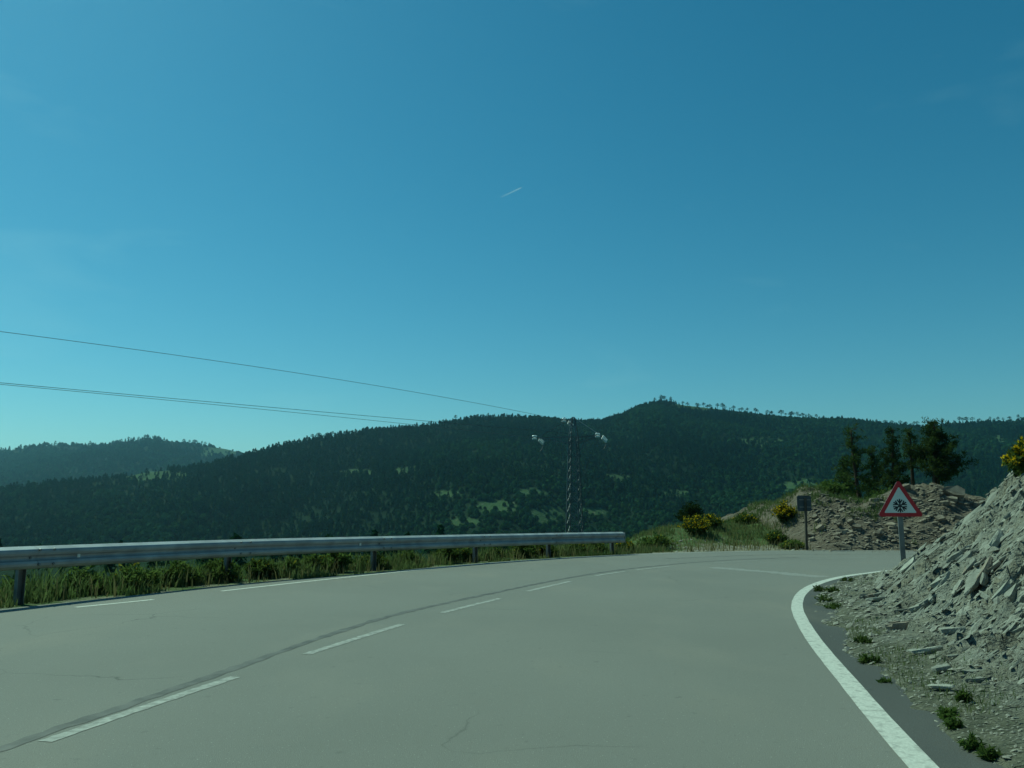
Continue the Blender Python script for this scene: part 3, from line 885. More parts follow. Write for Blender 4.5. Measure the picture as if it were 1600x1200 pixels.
cuts = [0.2] + [v + 0.25 for v in sorted(s_posts)[:-1]] + [s_end]
for k in range(len(cuts) - 1):
    link('beam', beam(cuts[k] - (0.16 if k else 0), cuts[k + 1], 0.007 * (k % 2)), M['galv'], rail)
post_me = None
bm = bmesh.new()
box_bm(bm, (0.0, 0.03, 0), 0.11, 0.008, 1.3); box_bm(bm, (-0.055, 0.0, 0), 0.008, 0.066, 1.3); box_bm(bm, (0.055, 0.0, 0), 0.008, 0.066, 1.3)
post_me = done(bm, 'post')
bm = bmesh.new(); box_bm(bm, (0, 0, 0), 0.10, 0.10, 0.16); spacer_me = done(bm, 'spacer')
bm = bmesh.new(); tube_bm(bm, [(0, 0, 0), (0, -0.022, 0)], [0.02, 0.016], 8); bolt_me = done(bm, 'bolt')
bm = bmesh.new(); box_bm(bm, (0, 0, 0), 0.045, 0.012, 0.07); refl_me = done(bm, 'reflector')
for me_, m_ in ((post_me, M['galv_dark']), (spacer_me, M['galv_dark']), (bolt_me, M['galv_dark']), (refl_me, M['sign_white'])): me_.materials.append(m_)
for s_ in s_posts:
    p = rail_at(s_); q = rail_at(min(s_ + .1, s_end)); o_ = rail_at(s_ - .1); t = q - o_
    rz = math.atan2(t[1], t[0])
    nr = Vector((math.sin(rz), -math.cos(rz), 0)); tv = Vector((math.cos(rz), math.sin(rz), 0))
    top = rail_top(s_)
    base = Vector((p[0], p[1], 0)) - rail_o
    for name, me_, off, zz in (('post', post_me, 0.0, top - 0.67), ('spacer', spacer_me, 0.07, top - 0.16), ('bolt', bolt_me, 0.170, top - 0.155)):
        o = link(name, me_, None, rail); o.location = base + nr * off + Vector((0, 0, zz)); o.rotation_euler = (0, 0, rz)
    for dx in (0.10, 0.32):
        for dz in (0.05, 0.25):
            o = link('bolt', bolt_me, None, rail); o.location = base + tv * dx + nr * 0.218 + Vector((0, 0, top - dz)); o.rotation_euler = (0, 0, rz)
for s_ in (s_end - 9.7, s_end - 15.9):
    p = rail_at(s_); q = rail_at(s_ + .1); t = q - p; rz = math.atan2(t[1], t[0]); nr = Vector((math.sin(rz), -math.cos(rz), 0))
    o = link('reflector', refl_me, None, rail); o.location = Vector((p[0], p[1], rail_top(s_) - 0.15)) - rail_o + nr * 0.185; o.rotation_euler = (0, 0, rz)
# rounded terminal
bm = bmesh.new()
p = rail_at(s_end); t = rail_at(s_end) - rail_at(s_end - .2); rz = math.atan2(t[1], t[0])
R_ = Matrix.Rotation(rz, 3, 'Z')
for k in range(6):
    a0, a1 = -math.pi / 2 + math.pi * k / 6 * 1.0, -math.pi / 2 + math.pi * (k + 1) / 6
    pts = []
    for a_ in (a0, a1):
        v = R_ @ Vector((0.07 * math.cos(a_), 0.07 * math.sin(a_) , 0))
        pts.append(v)
    c0 = Vector((p[0], p[1], 0)) + Vector((math.sin(rz), -math.cos(rz), 0)) * 0.13 - rail_o
    zt, zb = rail_top(s_end) - 0.005, rail_top(s_end) - 0.315
    bm.faces.new([bm.verts.new(c0 + pts[0] + Vector((0, 0, zb))), bm.verts.new(c0 + pts[1] + Vector((0, 0, zb))), bm.verts.new(c0 + pts[1] + Vector((0, 0, zt))), bm.verts.new(c0 + pts[0] + Vector((0, 0, zt)))])
bmesh.ops.remove_doubles(bm, verts=bm.verts, dist=1e-4)
link('end_terminal', done(bm, 'end_terminal'), M['galv_dark'], rail)

# ------------------------------------------------------------------ warning sign
def tri_outline(side, rad, n_=6):
    h = side * math.sqrt(3) / 2
    inner = h / 3
    out = []
    rr = side / math.sqrt(3) - 2 * rad
    for k, a in enumerate((90, 210, 330)):
        c = Vector((math.cos(math.radians(a)) * rr, math.sin(math.radians(a)) * rr))
        for j in range(n_ + 1):
            an = math.radians(a - 60 + 120 * j / n_)
            out.append((c.x + rad * math.cos(an), c.y + rad * math.sin(an)))
    return out
def prism(bm, outline, y0, y1):
    a = [bm.verts.new((x, y0, z)) for x, z in outline]; b = [bm.verts.new((x, y1, z)) for x, z in outline]
    bm.faces.new(a); bm.faces.new(b[::-1])
    n_ = len(a)
    for k in range(n_): bm.faces.new((a[k], b[k], b[(k + 1) % n_], a[(k + 1) % n_]))

sx, sy = 8.42, 17.66
sgz = 0.05
sign = empty('warning_sign', (sx, sy, sgz), 'red-bordered white triangular warning sign with a dark snowflake on a grey post', 'road sign', rz=math.radians(-14))
side = 0.93
zc = 1.13 + side / math.sqrt(3) / 2 - 0.02       # centroid height of the triangle
bm = bmesh.new(); box_bm(bm, (0, 0.03, 0.72), 0.10, 0.05, 1.9); 
link('post', done(bm, 'post'), M['galv_dark'], sign)
bm = bmesh.new(); prism(bm, [(x, z + zc) for x, z in tri_outline(side, 0.045)], -0.03, -0.012)
link('panel', done(bm, 'panel'), M['galv_dark'], sign)
# red border as a ring
bm = bmesh.new()
oo = tri_outline(side, 0.045); ii = tri_outline(side * 0.70, 0.014)
for y_ in (-0.036,):
    A_ = [bm.verts.new((x, y_, z + zc)) for x, z in oo]; B_ = [bm.verts.new((x, y_, z + zc)) for x, z in ii]
    A2_ = [bm.verts.new((x, -0.0305, z + zc)) for x, z in oo]
    n_ = len(A_)
    for k in range(n_):
        bm.faces.new((A_[k], A_[(k + 1) % n_], B_[(k + 1) % n_], B_[k])); bm.faces.new((A_[k], A2_[k], A2_[(k + 1) % n_], A_[(k + 1) % n_]))
link('red_border', done(bm, 'red_border'), M['sign_red'], sign)
bm = bmesh.new(); prism(bm, [(x, z + zc) for x, z in tri_outline(side * 0.715, 0.016)], -0.0345, -0.0308)
link('white_field', done(bm, 'white_field'), M['sign_white'], sign)
bm = bmesh.new()
def flat_bar(p, q, w, y0=-0.039, y1=-0.0352):
    p, q = Vector(p), Vector(q); d = (q - p).normalized(); nn = Vector((-d.y, d.x)) * w / 2
    prism(bm, [tuple(p - nn), tuple(q - nn), tuple(q + nn), tuple(p + nn)], y0, y1)
zs = zc - 0.035
for k in range(6):
    a = math.radians(90 + 60 * k); u = Vector((math.cos(a), math.sin(a))); c0 = Vector((0, zs))
    yo = 0.00012 * k
    flat_bar(c0 + u * 0.004, c0 + u * 0.146, 0.027, -0.039 - yo)
    for sgn in (-1, 1):
        b_ = math.radians(90 + 60 * k + sgn * 33); v = Vector((math.cos(b_), math.sin(b_)))
        flat_bar(c0 + u * 0.052, c0 + u * 0.052 + v * 0.092, 0.024, -0.0388 - yo - 0.0003 * sgn)
link('snowflake', done(bm, 'snowflake'), M['sign_black'], sign)
for zz in (zc - 0.14, zc + 0.12):
    bm = bmesh.new(); box_bm(bm, (0, 0.0, zz), 0.15, 0.022, 0.045); box_bm(bm, (0, 0.062, zz), 0.15, 0.010, 0.045)
    link('clamp', done(bm, 'clamp'), M['galv'], sign)

# sign seen from behind at the foot of the mound
p2 = (9.72, 26.98)
z2_ = float(ground_z(*p2)[0])
sign2 = empty('road_sign', (*p2, z2_), 'small dark panel sign seen from its back beside the stony mound', 'road sign', rz=math.radians(8))
bm = bmesh.new(); box_bm(bm, (0, 0, 0.75), 0.075, 0.05, 1.9, Matrix.Rotation(0.03, 3, 'Y')); link('post', done(bm, 'post'), M['wood'], sign2)
bm = bmesh.new()
ol = []
for (cx0, cz0, a0) in ((0.19, 0.20, 0), (-0.19, 0.20, 90), (-0.19, -0.20, 180), (0.19, -0.20, 270)):
    for j in range(4):
        a_ = math.radians(a0 + 30 * j); ol.append((cx0 + 0.06 * math.cos(a_), 1.52 + cz0 + 0.06 * math.sin(a_)))
prism(bm, ol, 0.03, 0.045); link('panel', done(bm, 'panel'), M['sign_back'], sign2)
for zz in (1.40, 1.64):
    bm = bmesh.new(); box_bm(bm, (0.02, 0.028, zz), 0.40, 0.02, 0.035); link('stiffener', done(bm, 'stiffener'), M['galv_dark'], sign2)

# ------------------------------------------------------------------ pylon and wires
PD = 110.0
pc = at_depth(897, 760, PD)
pz = float(ground_z(pc.x, PD)[0])
pyl = empty('power_pylon', (pc.x, PD, pz), 'steel lattice power pylon with glinting insulators on the slope behind the guard rail', 'pylon')
e_ = Vector((0.93, -0.37, 0)).normalized(); f_ = Vector((-e_.y, e_.x, 0))
z_arm = 11.25 - pz; z_topA = 13.5 - pz; z_peak = 13.95 - pz
def wid(z):
    return 1.05 + (0.52 - 1.05) * min(z / (z_arm - 0.5), 1.0)
legs = [(-1, -1), (1, -1), (1, 1), (-1, 1)]
def corner(k, z, w=None):
    w = wid(z) if w is None else w
    a_, b_ = legs[k]
    return e_ * (a_ * w) + f_ * (b_ * w) + Vector((0, 0, z))
levels = [-0.6]
z_ = 0.0
while z_ < z_arm - 1.0:
    levels.append(z_); z_ += max(1.05, wid(z_) * 1.75)
levels += [z_arm - 0.9, z_arm]
for k in range(4):
    bm = bmesh.new()
    for a_, b_ in zip(levels[:-1], levels[1:]):
        bar_bm(bm, corner(k, max(a_, -0.6)), corner(k, b_), 0.13)
    bar_bm(bm, corner(k, z_arm), corner(k, z_peak, 0.12), 0.10)
    link('leg', done(bm, 'leg'), M['lattice'], pyl)
for k in range(4):
    bm = bmesh.new(); k2 = (k + 1) % 4
    for j, (a_, b_) in enumerate(zip(levels[1:-1], levels[2:])):
        bar_bm(bm, corner(k, a_), corner(k2, b_), 0.055); bar_bm(bm, corner(k2, a_), corner(k, b_), 0.055); bar_bm(bm, corner(k, b_), corner(k2, b_), 0.06)
    o = link('bracing', done(bm, 'bracing'), M['lattice'], pyl)
tipB = e_ * 3.9 + Vector((0, 0, z_arm)); tipC = e_ * -5.2 + Vector((0, 0, z_arm)); tipA = e_ * -0.9 + Vector((0, 0, z_topA))
for tip in (tipB, tipC):
    sg = 1 if tip is tipB else -1
    bm = bmesh.new()
    for b_ in (-1, 1):
        root = e_ * (sg * 0.52) + f_ * (b_ * 0.52) + Vector((0, 0, z_arm))
        low = root + Vector((0, 0, -0.9))
        bar_bm(bm, root, tip, 0.10); bar_bm(bm, low, tip, 0.09)
        L_ = 6
        for j in range(1, L_):
            u = j / L_; bar_bm(bm, root.lerp(tip, u), low.lerp(tip, u - 0.5 / L_), 0.045)
    for j in range(1, 6):
        u = j / 6
        bar_bm(bm, (e_ * (sg * .52) + f_ * .52 + Vector((0, 0, z_arm))).lerp(tip, u), (e_ * (sg * .52) - f_ * .52 + Vector((0, 0, z_arm))).lerp(tip, u - 0.08), 0.04)
    link('cross_arm', done(bm, 'cross_arm'), M['lattice'], pyl)
    bm = bmesh.new(); bar_bm(bm, Vector((0, 0, z_peak)), tip, 0.075); link('stay', done(bm, 'stay'), M['galv'] if sg > 0 else M['lattice'], pyl)  # right-hand stay gets lighter steel, its glint painted into the colour
    bm = bmesh.new(); bar_bm(bm, e_ * (sg * 2.0) + Vector((0, 0, z_arm)), e_ * (sg * 0.52) + Vector((0, 0, z_arm - 2.8)), 0.07); link('brace', done(bm, 'brace'), M['lattice'], pyl)
bm = bmesh.new()
for b_ in (-1, 1):
    bar_bm(bm, f_ * (b_ * 0.2) + Vector((0, 0, z_topA)), tipA, 0.08); bar_bm(bm, f_ * (b_ * 0.3) + Vector((0, 0, z_topA - 0.9)), tipA, 0.07)
link('cross_arm', done(bm, 'cross_arm'), M['lattice'], pyl)
# insulator strings: two side by side, towards the near span and towards the far span
def insulator(p, q, n_=9):
    bm = bmesh.new(); p, q = Vector(p), Vector(q); d = (q - p).normalized()
    pts, rad_ = [], []
    L_ = (q - p).length
    for j in range(n_):
        c_ = p + d * (L_ * (j + 0.5) / n_); w_ = L_ / n_
        pts += [c_ - d * w_ * 0.45, c_ - d * w_ * 0.15, c_ + d * w_ * 0.15, c_ + d * w_ * 0.42]; rad_ += [0.05, 0.15, 0.145, 0.05]
    tube_bm(bm, pts, rad_, 8)
    return done(bm, 'insulator', True)
pyl_o = Vector(pyl.location)
wires_px = {'A': ([(0, 522), (150, 549), (300, 574), (450, 599), (600, 624), (745, 642)], 58.0, tipA),
            'C': ([(0, 602), (120, 617), (250, 633), (400, 650), (580, 666)], 64.0, tipC),
            'B': ([(0, 601), (120, 614), (250, 629), (400, 645), (580, 663)], 61.0, tipB)}
wire_label = {'A': 'highest of the thin power wires, ending at the top of the lattice pylon',
              'B': 'upper strand of the close pair of thin power wires below the highest one',
              'C': 'lower strand of the close pair of thin power wires below the highest one'}
for key, (pxl, d0, tip) in wires_px.items():
    tw = pyl_o + tip
    # near-span string: towards the wire's first point
    w0 = at_depth(*pxl[0], d0)
    dn = (w0 - tw).normalized(); dn.z = -0.02; dn.normalize()
    dfar = Vector((0.70, 0.62, -0.62)).normalized()
    for d_, nm in ((dn, 'near'), (dfar, 'far')):
        sidev = Vector((0, 0, 1)) if nm == 'near' else d_.cross(Vector((0.3, -0.9, 0.3))).normalized()
        gap = 0.17
        a0 = tip + d_ * 0.32; a1 = tip + d_ * (1.05 if nm == 'near' else 1.30)
        for sg in (-1, 1):
            link('insulator', insulator(a0 + sidev * gap * sg, a1 + sidev * gap * sg), M['glass_disc'], pyl)
        bm = bmesh.new(); bar_bm(bm, tip, a0, 0.05); bar_bm(bm, a0 - sidev * (gap + .06), a0 + sidev * (gap + .06), 0.06); link('yoke', done(bm, 'yoke'), M['lattice'], pyl)
        bm = bmesh.new(); bar_bm(bm, a1 - sidev * (gap + .06), a1 + sidev * (gap + .06), 0.06); link('yoke', done(bm, 'yoke'), M['lattice'], pyl)
    # jumper loop under the arm
    j0, j1 = tip + dn * 1.1, tip + dfar * 1.35
    bm = bmesh.new()
    pts = [j0.lerp(j1, u) + Vector((0, 0, -1.5 * (1 - (2 * u - 1) ** 2))) for u in np.linspace(0, 1, 11)]
    tube_bm(bm, pts, [0.02] * 11, 5); link('jumper', done(bm, 'jumper'), M['wire'], pyl)
    # conductor from the near string out over the road, past the frame
    end = tw + dn * 1.1
    px_l = np.array(pxl, float)
    pe = to_px(np.array([end.x]), np.array([end.y]), np.array([end.z]))
    xsamp = np.linspace(0, 1, 40)
    ctrl = [at_depth(x_, y_, d0 + (end.y - d0) * (x_ / pe[0][0]) ) for x_, y_ in pxl] + [end]
    # fit a smooth sag: quadratic in the plan parameter
    u_ = np.array([(c_ - ctrl[0]).xy.length for c_ in ctrl]); zz = np.array([c_.z for c_ in ctrl])
    cf = np.polyfit(u_, zz, 2, w=np.r_[np.ones(len(u_) - 1), 6])
    d2 = (ctrl[-1] - ctrl[0]).xy; Lp_ = d2.length
    pts = []
    for t in np.linspace(-0.9, 1, 60):
        xy = ctrl[0].xy + d2 * t
        z_ = np.polyval(cf, t * Lp_) if t >= -0.0 else np.polyval(cf, 0) + np.polyval(np.polyder(cf), 0) * t * Lp_ * 1.0 + 0.00006 * (t * Lp_) ** 2
        pts.append(Vector((xy.x, xy.y, z_)))
    pts[-1] = end
    bm = bmesh.new(); tube_bm(bm, [p - pts[0] for p in pts], [0.021] * len(pts), 5)
    link('power_wire', done(bm, 'power_wire'), M['wire'], label=wire_label[key], cat='wire', group='wires strung to the pylon', loc=pts[0])
# line on the far side, sinking away into the valley
# ------------------------------------------------------------------ plants
def leaf_cloud(centres, normals_, size, rnd, blades=1, narrow=0.35):
    """Small leaf triangles round given points -> verts, faces"""
    V, Fc = [], []
    for c_, s_ in zip(centres, size):
        for b_ in range(blades):
            d = Vector((rnd.gauss(0, 1), rnd.gauss(0, 1), rnd.gauss(0.25, 1))).normalized()
            w = d.orthogonal().normalized(); w.rotate(Quaternion(d, rnd.uniform(0, 6.28)))
            i_ = len(V)
            V += [c_ - w * s_ * narrow, c_ + w * s_ * narrow, c_ + d * s_ * 1.2 + w * s_ * narrow * 0.2]
            Fc.append((i_, i_ + 1, i_ + 2))
    return np.array(V, float), np.array(Fc)

def broom(name, loc, rx, rz, label, group=None, seed=0, bloom=0.5, leaf='shrub', cat='shrub', blossom='blossom', n_st=90, leaf_size=1.0):
    rnd = random.Random(seed)
    o = empty(name, loc, label, cat, group, rnd.uniform(0, 6.28))
    bmS = bmesh.new(); cen, sz_, fl, fs = [], [], [], []
    for k in range(n_st):
        a = rnd.uniform(0, 6.28); q = rnd.random() ** 0.6
        tip = Vector((math.cos(a) * rx * q, math.sin(a) * rx * q, rz * (1 - 0.55 * q * q) * rnd.uniform(0.65, 1.1)))
        root = Vector((math.cos(a) * rx * 0.12 * q, math.sin(a) * rx * 0.12 * q, -0.08))
        mid = root.lerp(tip, 0.5) + Vector((0, 0, rz * 0.10))
        if k % 3 == 0:
            tube_bm(bmS, [root, mid, tip], [0.012, 0.008, 0.003], 4, False)
        for j in range(16):
            u = rnd.uniform(0.12, 1.0)
            p = root.lerp(mid, u * 2) if u < .5 else mid.lerp(tip, u * 2 - 1)
            p = p + Vector((rnd.gauss(0, .07), rnd.gauss(0, .07), rnd.gauss(0, .05))) * rx
            cen.append(p); sz_.append(rnd.uniform(0.05, 0.10) * leaf_size)
            if u > 0.6 and rnd.random() < bloom:
                fl.append(p + Vector((0, 0, 0.02))); fs.append(rnd.uniform(0.025, 0.05))
    link('stems', done(bmS, 'stems'), M['stem'], o)
    V, Fc = leaf_cloud(cen, None, sz_, rnd, 2, 0.28)
    link('foliage', mesh_np('foliage', V, Fc, False), M[leaf], o)
    if fl:
        V, Fc = leaf_cloud(fl, None, fs, rnd, 3, 0.6)
        link('blossom', mesh_np('blossom', V, Fc, False), M[blossom], o)
    return o

def on_ground(px, py, lo=10, hi=60):
    a, b, ok = march(np.array([px], float), np.array([py], float), ground_z, lo, hi, 120)
    return (float(a[0]), float(b[0])) if ok[0] else None

def shrub_at(name, px, py_base, d, w_px, h_px, label, **kw):
    a, b, c = ray(px, py_base)
    x = float(a / b * d)
    z = float(ground_z(x, d)[0])
    return broom(name, (x, d, z), w_px / 2 * d / F * 1.05, h_px * d / F * 1.1, label, **kw)

shrub_at('broom_shrub', 1087, 832, 29.5, 50, 26, 'rounded yellow-flowering broom beside the dark bush on the bank', seed=1, bloom=0.5)
shrub_at('broom_shrub', 1112, 828, 30.5, 34, 20, 'yellow-green broom just uphill of the rounded flowering one', seed=2, bloom=0.4)
shrub_at('broom_shrub', 1165, 815, 32.0, 46, 16, 'low broom cushion on the crest of the grassy bank', seed=3, bloom=0.16)
shrub_at('broom_shrub', 1227, 828, 30.0, 40, 24, 'brightest yellow broom in full flower near the panel sign', seed=4, bloom=1.0)
shrub_at('broom_shrub', 1212, 842, 28.6, 34, 16, 'small green broom with few flowers on the dirt below the brightest one', seed=5, bloom=0.06)
shrub_at('broom_shrub', 1240, 853, 27.6, 40, 12, 'flat flowering weeds at the road edge under the panel sign', seed=6, bloom=0.10, blossom='blossom_dull')
shrub_at('dark_bush', 1080, 822, 33.0, 44, 34, 'dark evergreen bush standing behind the flowering brooms', seed=7, bloom=0, leaf='shrub_dark', cat='bush', n_st=140)
shrub_at('dark_bush', 1300, 800, 31.5, 50, 20, 'dark green bush on the mound shoulder behind the panel sign', seed=8, bloom=0, leaf='shrub', cat='bush')
shrub_at('broom_shrub', 1452, 780, 31.6, 22, 14, 'small yellow broom on the mound top beside the pine trunks', seed=9, bloom=0.35)
shrub_at('broom_shrub', 1527, 782, 36.0, 60, 14, 'yellow-topped broom in the hollow between the mound and the cutting', seed=10, bloom=0.25)
shrub_at('young_pine_bush', 1388, 775, 36.5, 80, 40, 'bushy light green young pine under the tall pines on the mound', seed=12, bloom=0, leaf='shrub', cat='bush', n_st=150)
shrub_at('broom_shrub', 970, 868, 25.6, 40, 22, 'yellow-flowering broom just past the end of the guard rail', seed=13, bloom=0.30)
shrub_at('broom_shrub', 1025, 852, 27.4, 60, 16, 'pale green broom on the grass between the rail end and the dark bush', seed=14, bloom=0.08, blossom='blossom_dull')
# behind the rail
ORD = ['end', 'second', 'third', 'fourth', 'fifth', 'sixth', 'seventh', 'eighth', 'ninth', 'tenth']
def bay_label(x_, y_):                   # which pair of rail posts a shrub grows between
    s_here_ = pl[((post_xy - np.array([x_, y_])) ** 2).sum(1).argmin()]
    k_ = min(sum(1 for v in s_posts if v > s_here_), 8)
    if k_ == 0: return 'small yellow-green shrub right at the end post of the guard rail'
    return 'small shrub between the %s and %s guard rail posts, counted from the rail end' % (ORD[k_ - 1], ORD[k_])
sp = [(500, 16.4, 0.36, 0.40), (535, 16.9, 0.42, 0.55), (470, 15.9, 0.4, 0.38), (420, 15.3, 0.4, 0.40), (700, 19.6, 0.42, 0.50), (725, 20.2, 0.35, 0.42), (775, 20.9, 0.4, 0.30),
      (815, 21.6, 0.5, 0.45), (845, 22.4, 0.45, 0.46), (900, 23.4, 0.42, 0.40), (925, 24.0, 0.42, 0.42), (640, 18.9, 0.4, 0.34), (590, 18.0, 0.4, 0.36), (360, 14.9, 0.45, 0.42), (300, 14.1, 0.45, 0.40), (230, 13.6, 0.45, 0.42), (150, 13.0, 0.45, 0.40), (60, 12.6, 0.5, 0.45)]
for k, (px_, d_, rx, rz) in enumerate(sp):
    x = (px_ - 800) / F * d_ * 1.012
    s_here = sdist(np.array([x]), np.array([d_]), left_d)[0]
    if s_here < 0.75:
        d_ += (0.75 - s_here) * 1.5
        x = (px_ - 800) / F * d_ * 1.012
    broom('verge_shrub', (x, d_, float(ground_z(x, d_)[0])), rx, rz, bay_label(x, d_), 'small shrubs behind the guard rail', 40 + k, 0.04, blossom='blossom_dull', n_st=46)
# broom on top of the cutting
tz_ = at_depth(1608, 745, 11.2)
zt_ = float(cut_full(np.array([tz_.x]), np.array([tz_.y]))[0])
broom('broom_shrub', (tz_.x, tz_.y, zt_), 0.32, 0.42, 'golden broom overhanging the top of the shale cutting', None, 77, 0.9, n_st=80)
# weeds on the verge at the foot of the cutting
for k, (px_, py_, rx, rz) in enumerate([(1280, 925, .22, .12), (1290, 940, .25, .13), (1302, 952, .2, .10), (1325, 910, .22, .12), (1350, 1005, .16, .08), (1360, 1035, .16, .08), (1385, 1075, .14, .08),
                                        (1492, 1140, .10, .07), (1520, 1170, .10, .07), (1480, 1120, .12, .07), (1505, 1095, .09, .07), (1300, 925, .2, .1), (1548, 1190, .09, .06)]):
    a_, b_, ok = march(np.array([px_], float), np.array([py_], float), cut_full)
    if ok[0]:
        broom('weed_tuft', (float(a_[0]), float(b_[0]), float(cut_full(a_, b_)[0])), rx * 0.62, rz * 0.8, 'low green weed tuft in the rubble along the inner road edge', 'weed tufts at the foot of the cutting', 90 + k, 0.0, n_st=22, leaf_size=0.34, leaf='shrub', cat='weed')

# pines on the plateau behind the mound
def pine(name, px, d, y_top, y_base, label, seed, spread=30, crown_lo=0.2, twin=False, dense=1.0, side=0):
    rnd = random.Random(seed)
    x = (px - 800) / F * d * 1.0
    a, b, c = ray(px, 740); x = float(a / b * d)
    zb = float(ground_z(x, d)[0])
    ztop = at_depth(px, y_top, d).z
    H = ztop - zb
    o = empty(name, (x, d, zb), label, 'pine tree', 'pines behind the mound')
    stems = [0.0] + ([0.32] if twin else [])
    bmT = bmesh.new(); bmL = bmesh.new(); cen, sz_ = [], []
    for st in stems:
        lean = Vector((rnd.uniform(-.04, .04) + (0.02 if st else 0), rnd.uniform(-.03, .03), 1))
        hh = H * (0.88 if st else 1.0)
        path = [Vector((st * -1, 0, -0.15)) + lean * (hh * u) + Vector((0.05 * math.sin(u * 5 + seed), 0, 0)) for u in np.linspace(0, 1, 8)]
        tube_bm(bmT, path, [0.125 * (1 - 0.86 * u) + 0.008 for u in np.linspace(0, 1, 8)], 7)
        nb = int(44 * dense)
        for k in range(nb):
            u = crown_lo + (1 - crown_lo) * (k + rnd.random()) / nb
            p0 = path[0].lerp(path[-1], u)
            an = rnd.uniform(0, 6.28)
            prof_ = math.sin(min(1, (u - crown_lo) / (1 - crown_lo) * 1.05 + 0.25) * math.pi) ** 0.7 if u < 0.99 else 0.2
            L_ = spread * d / F * (0.35 + 0.75 * max(prof_, 0.12)) * rnd.uniform(0.55, 1.15)
            dr = Vector((math.cos(an) + side * 0.4, math.sin(an), rnd.uniform(-0.1, 0.45)))
            dr.normalize()
            p1 = p0 + dr * L_ * 0.55 + Vector((0, 0, -0.03 * L_)); p2_ = p0 + dr * L_ + Vector((0, 0, 0.12 * L_))
            tube_bm(bmL, [p0, p1, p2_], [0.028, 0.018, 0.006], 4, False)
            nt_ = max(5, int(L_ * 24 * dense))
            for j in range(nt_):
                w = rnd.uniform(0.3, 1.05)
                q = (p0.lerp(p1, w / 0.55) if w < .55 else p1.lerp(p2_, (w - .55) / .45)) + Vector((rnd.gauss(0, .10), rnd.gauss(0, .10), rnd.gauss(0.02, .07)))
                for m_ in range(7):
                    cen.append(q + Vector((rnd.gauss(0, .045), rnd.gauss(0, .045), rnd.gauss(0, .035)))); sz_.append(rnd.uniform(0.09, 0.18))
    link('trunk', done(bmT, 'trunk', True), M['bark'], o)
    link('limbs', done(bmL, 'limbs', True), M['bark'], o)
    V, Fc = leaf_cloud(cen, None, sz_, rnd, 1, 0.17)
    link('crown', mesh_np('crown', V, Fc, False), M['pine'], o)
    return o
pine('pine_tree', 1340, 40, 666, 775, 'bushy pine above the left shoulder of the stony mound'.replace('left ', 'sunny '), 1, 28, 0.2, dense=0.85)
pine('pine_tree', 1396, 41, 666, 775, 'narrow pine with a ragged dark crown directly behind the snowflake sign', 2, 22, 0.22)
pine('pine_tree', 1428, 40, 668, 775, 'thin bare-trunked pine with a small tuft of a crown', 3, 16, 0.62, dense=0.6)
pine('pine_tree', 1466, 39, 655, 780, 'tallest and widest pine with twin trunks on the mound', 4, 42, 0.42, twin=True, dense=0.85, side=0.35)
pine('pine_tree', 1318, 43, 712, 775, 'short young pine at the valley side of the mound pines', 6, 18, 0.1)
pine('pine_tree', 1365, 46, 700, 775, 'mid-height pine half hidden between the bushy and the narrow pine', 7, 22, 0.1)

# grass
def grass_mesh(name, x, y, z, h, seed, wf=1.0):
    r = np.random.default_rng(seed); n_ = len(x)
    a = r.uniform(0, 6.28, n_); lean = r.uniform(0.05, 0.55, n_) * h
    wd = (0.006 + 0.010 * r.random(n_)) * wf
    ca, sa = np.cos(a), np.sin(a); b = r.uniform(0, 6.28, n_)
    v = np.zeros((n_, 5, 3))
    base = np.stack([x, y, z - 0.02], 1)
    wv = np.stack([ca * wd, sa * wd, 0 * wd], 1); lv = np.stack([np.cos(b) * lean, np.sin(b) * lean, 0 * lean], 1)
    up = np.zeros((n_, 3)); up[:, 2] = h
    v[:, 0] = base - wv; v[:, 1] = base + wv
    v[:, 2] = base + wv * 0.7 + lv * 0.35 + up * 0.6; v[:, 3] = base - wv * 0.7 + lv * 0.35 + up * 0.6
    v[:, 4] = base + lv + up
    o_ = (np.arange(n_) * 5)[:, None]
    f = np.concatenate([o_ + np.array([[0, 1, 2]]), o_ + np.array([[0, 2, 3]]), o_ + np.array([[3, 2, 4]])])
    return mesh_np(name, v.reshape(-1, 3), f, False)
def along_left(n_, x0, x1, s0, s1, power=1.0):
    c = left_edge[(left_edge[:, 0] > x0) & (left_edge[:, 0] < x1) & (left_edge[:, 1] > -3)]
    d = arclen(c); t = rng.uniform(0, d[-1], n_)
    nn = normals2(c)
    s = s0 + (s1 - s0) * rng.random(n_) ** power
    x = np.interp(t, d, c[:, 0]) + np.interp(t, d, nn[:, 0]) * s; y = np.interp(t, d, c[:, 1]) + np.interp(t, d, nn[:, 1]) * s
    cl = fbm(x * 1.3, y * 1.3, 91, 3)
    return x, y, s, cl
x, y, s, cl = along_left(90000, -11, 4.5, 0.05, 6.5, 1.3)
k = cl > -0.22 + 0.25 * (s < 0.5)
x, y, s, cl = x[k], y[k], s[k], cl[k]
h = (0.10 + 0.26 * smooth(0.1, 0.9, s)) * rng.uniform(0.5, 1.3, len(x)) * (1 + 0.6 * np.clip(cl, 0, 1))
link('verge_grass', grass_mesh('verge_grass', x, y, ground_z(x, y), h, 1), M['grass'], label='tall green grass on the verge under the guard rail', cat='grass', kind='stuff')
x, y, s, cl = along_left(70000, 3.0, 22, 0.4, 9.0)
k = (cl > -0.1 + 0.35 * (s < 2.6) * (x > 5.5)) & (x < 13.5)
x, y, s, cl = x[k], y[k], s[k], cl[k]
h = rng.uniform(0.06, 0.24, len(x))
link('bank_grass', grass_mesh('bank_grass', x, y, ground_z(x, y), h, 2), M['grass'], label='short green grass on the bank past the end of the guard rail', cat='grass', kind='stuff')
x, y, s, cl = along_left(8000, -11, 10, 0.1, 5)
h = rng.uniform(0.10, 0.38, len(x))
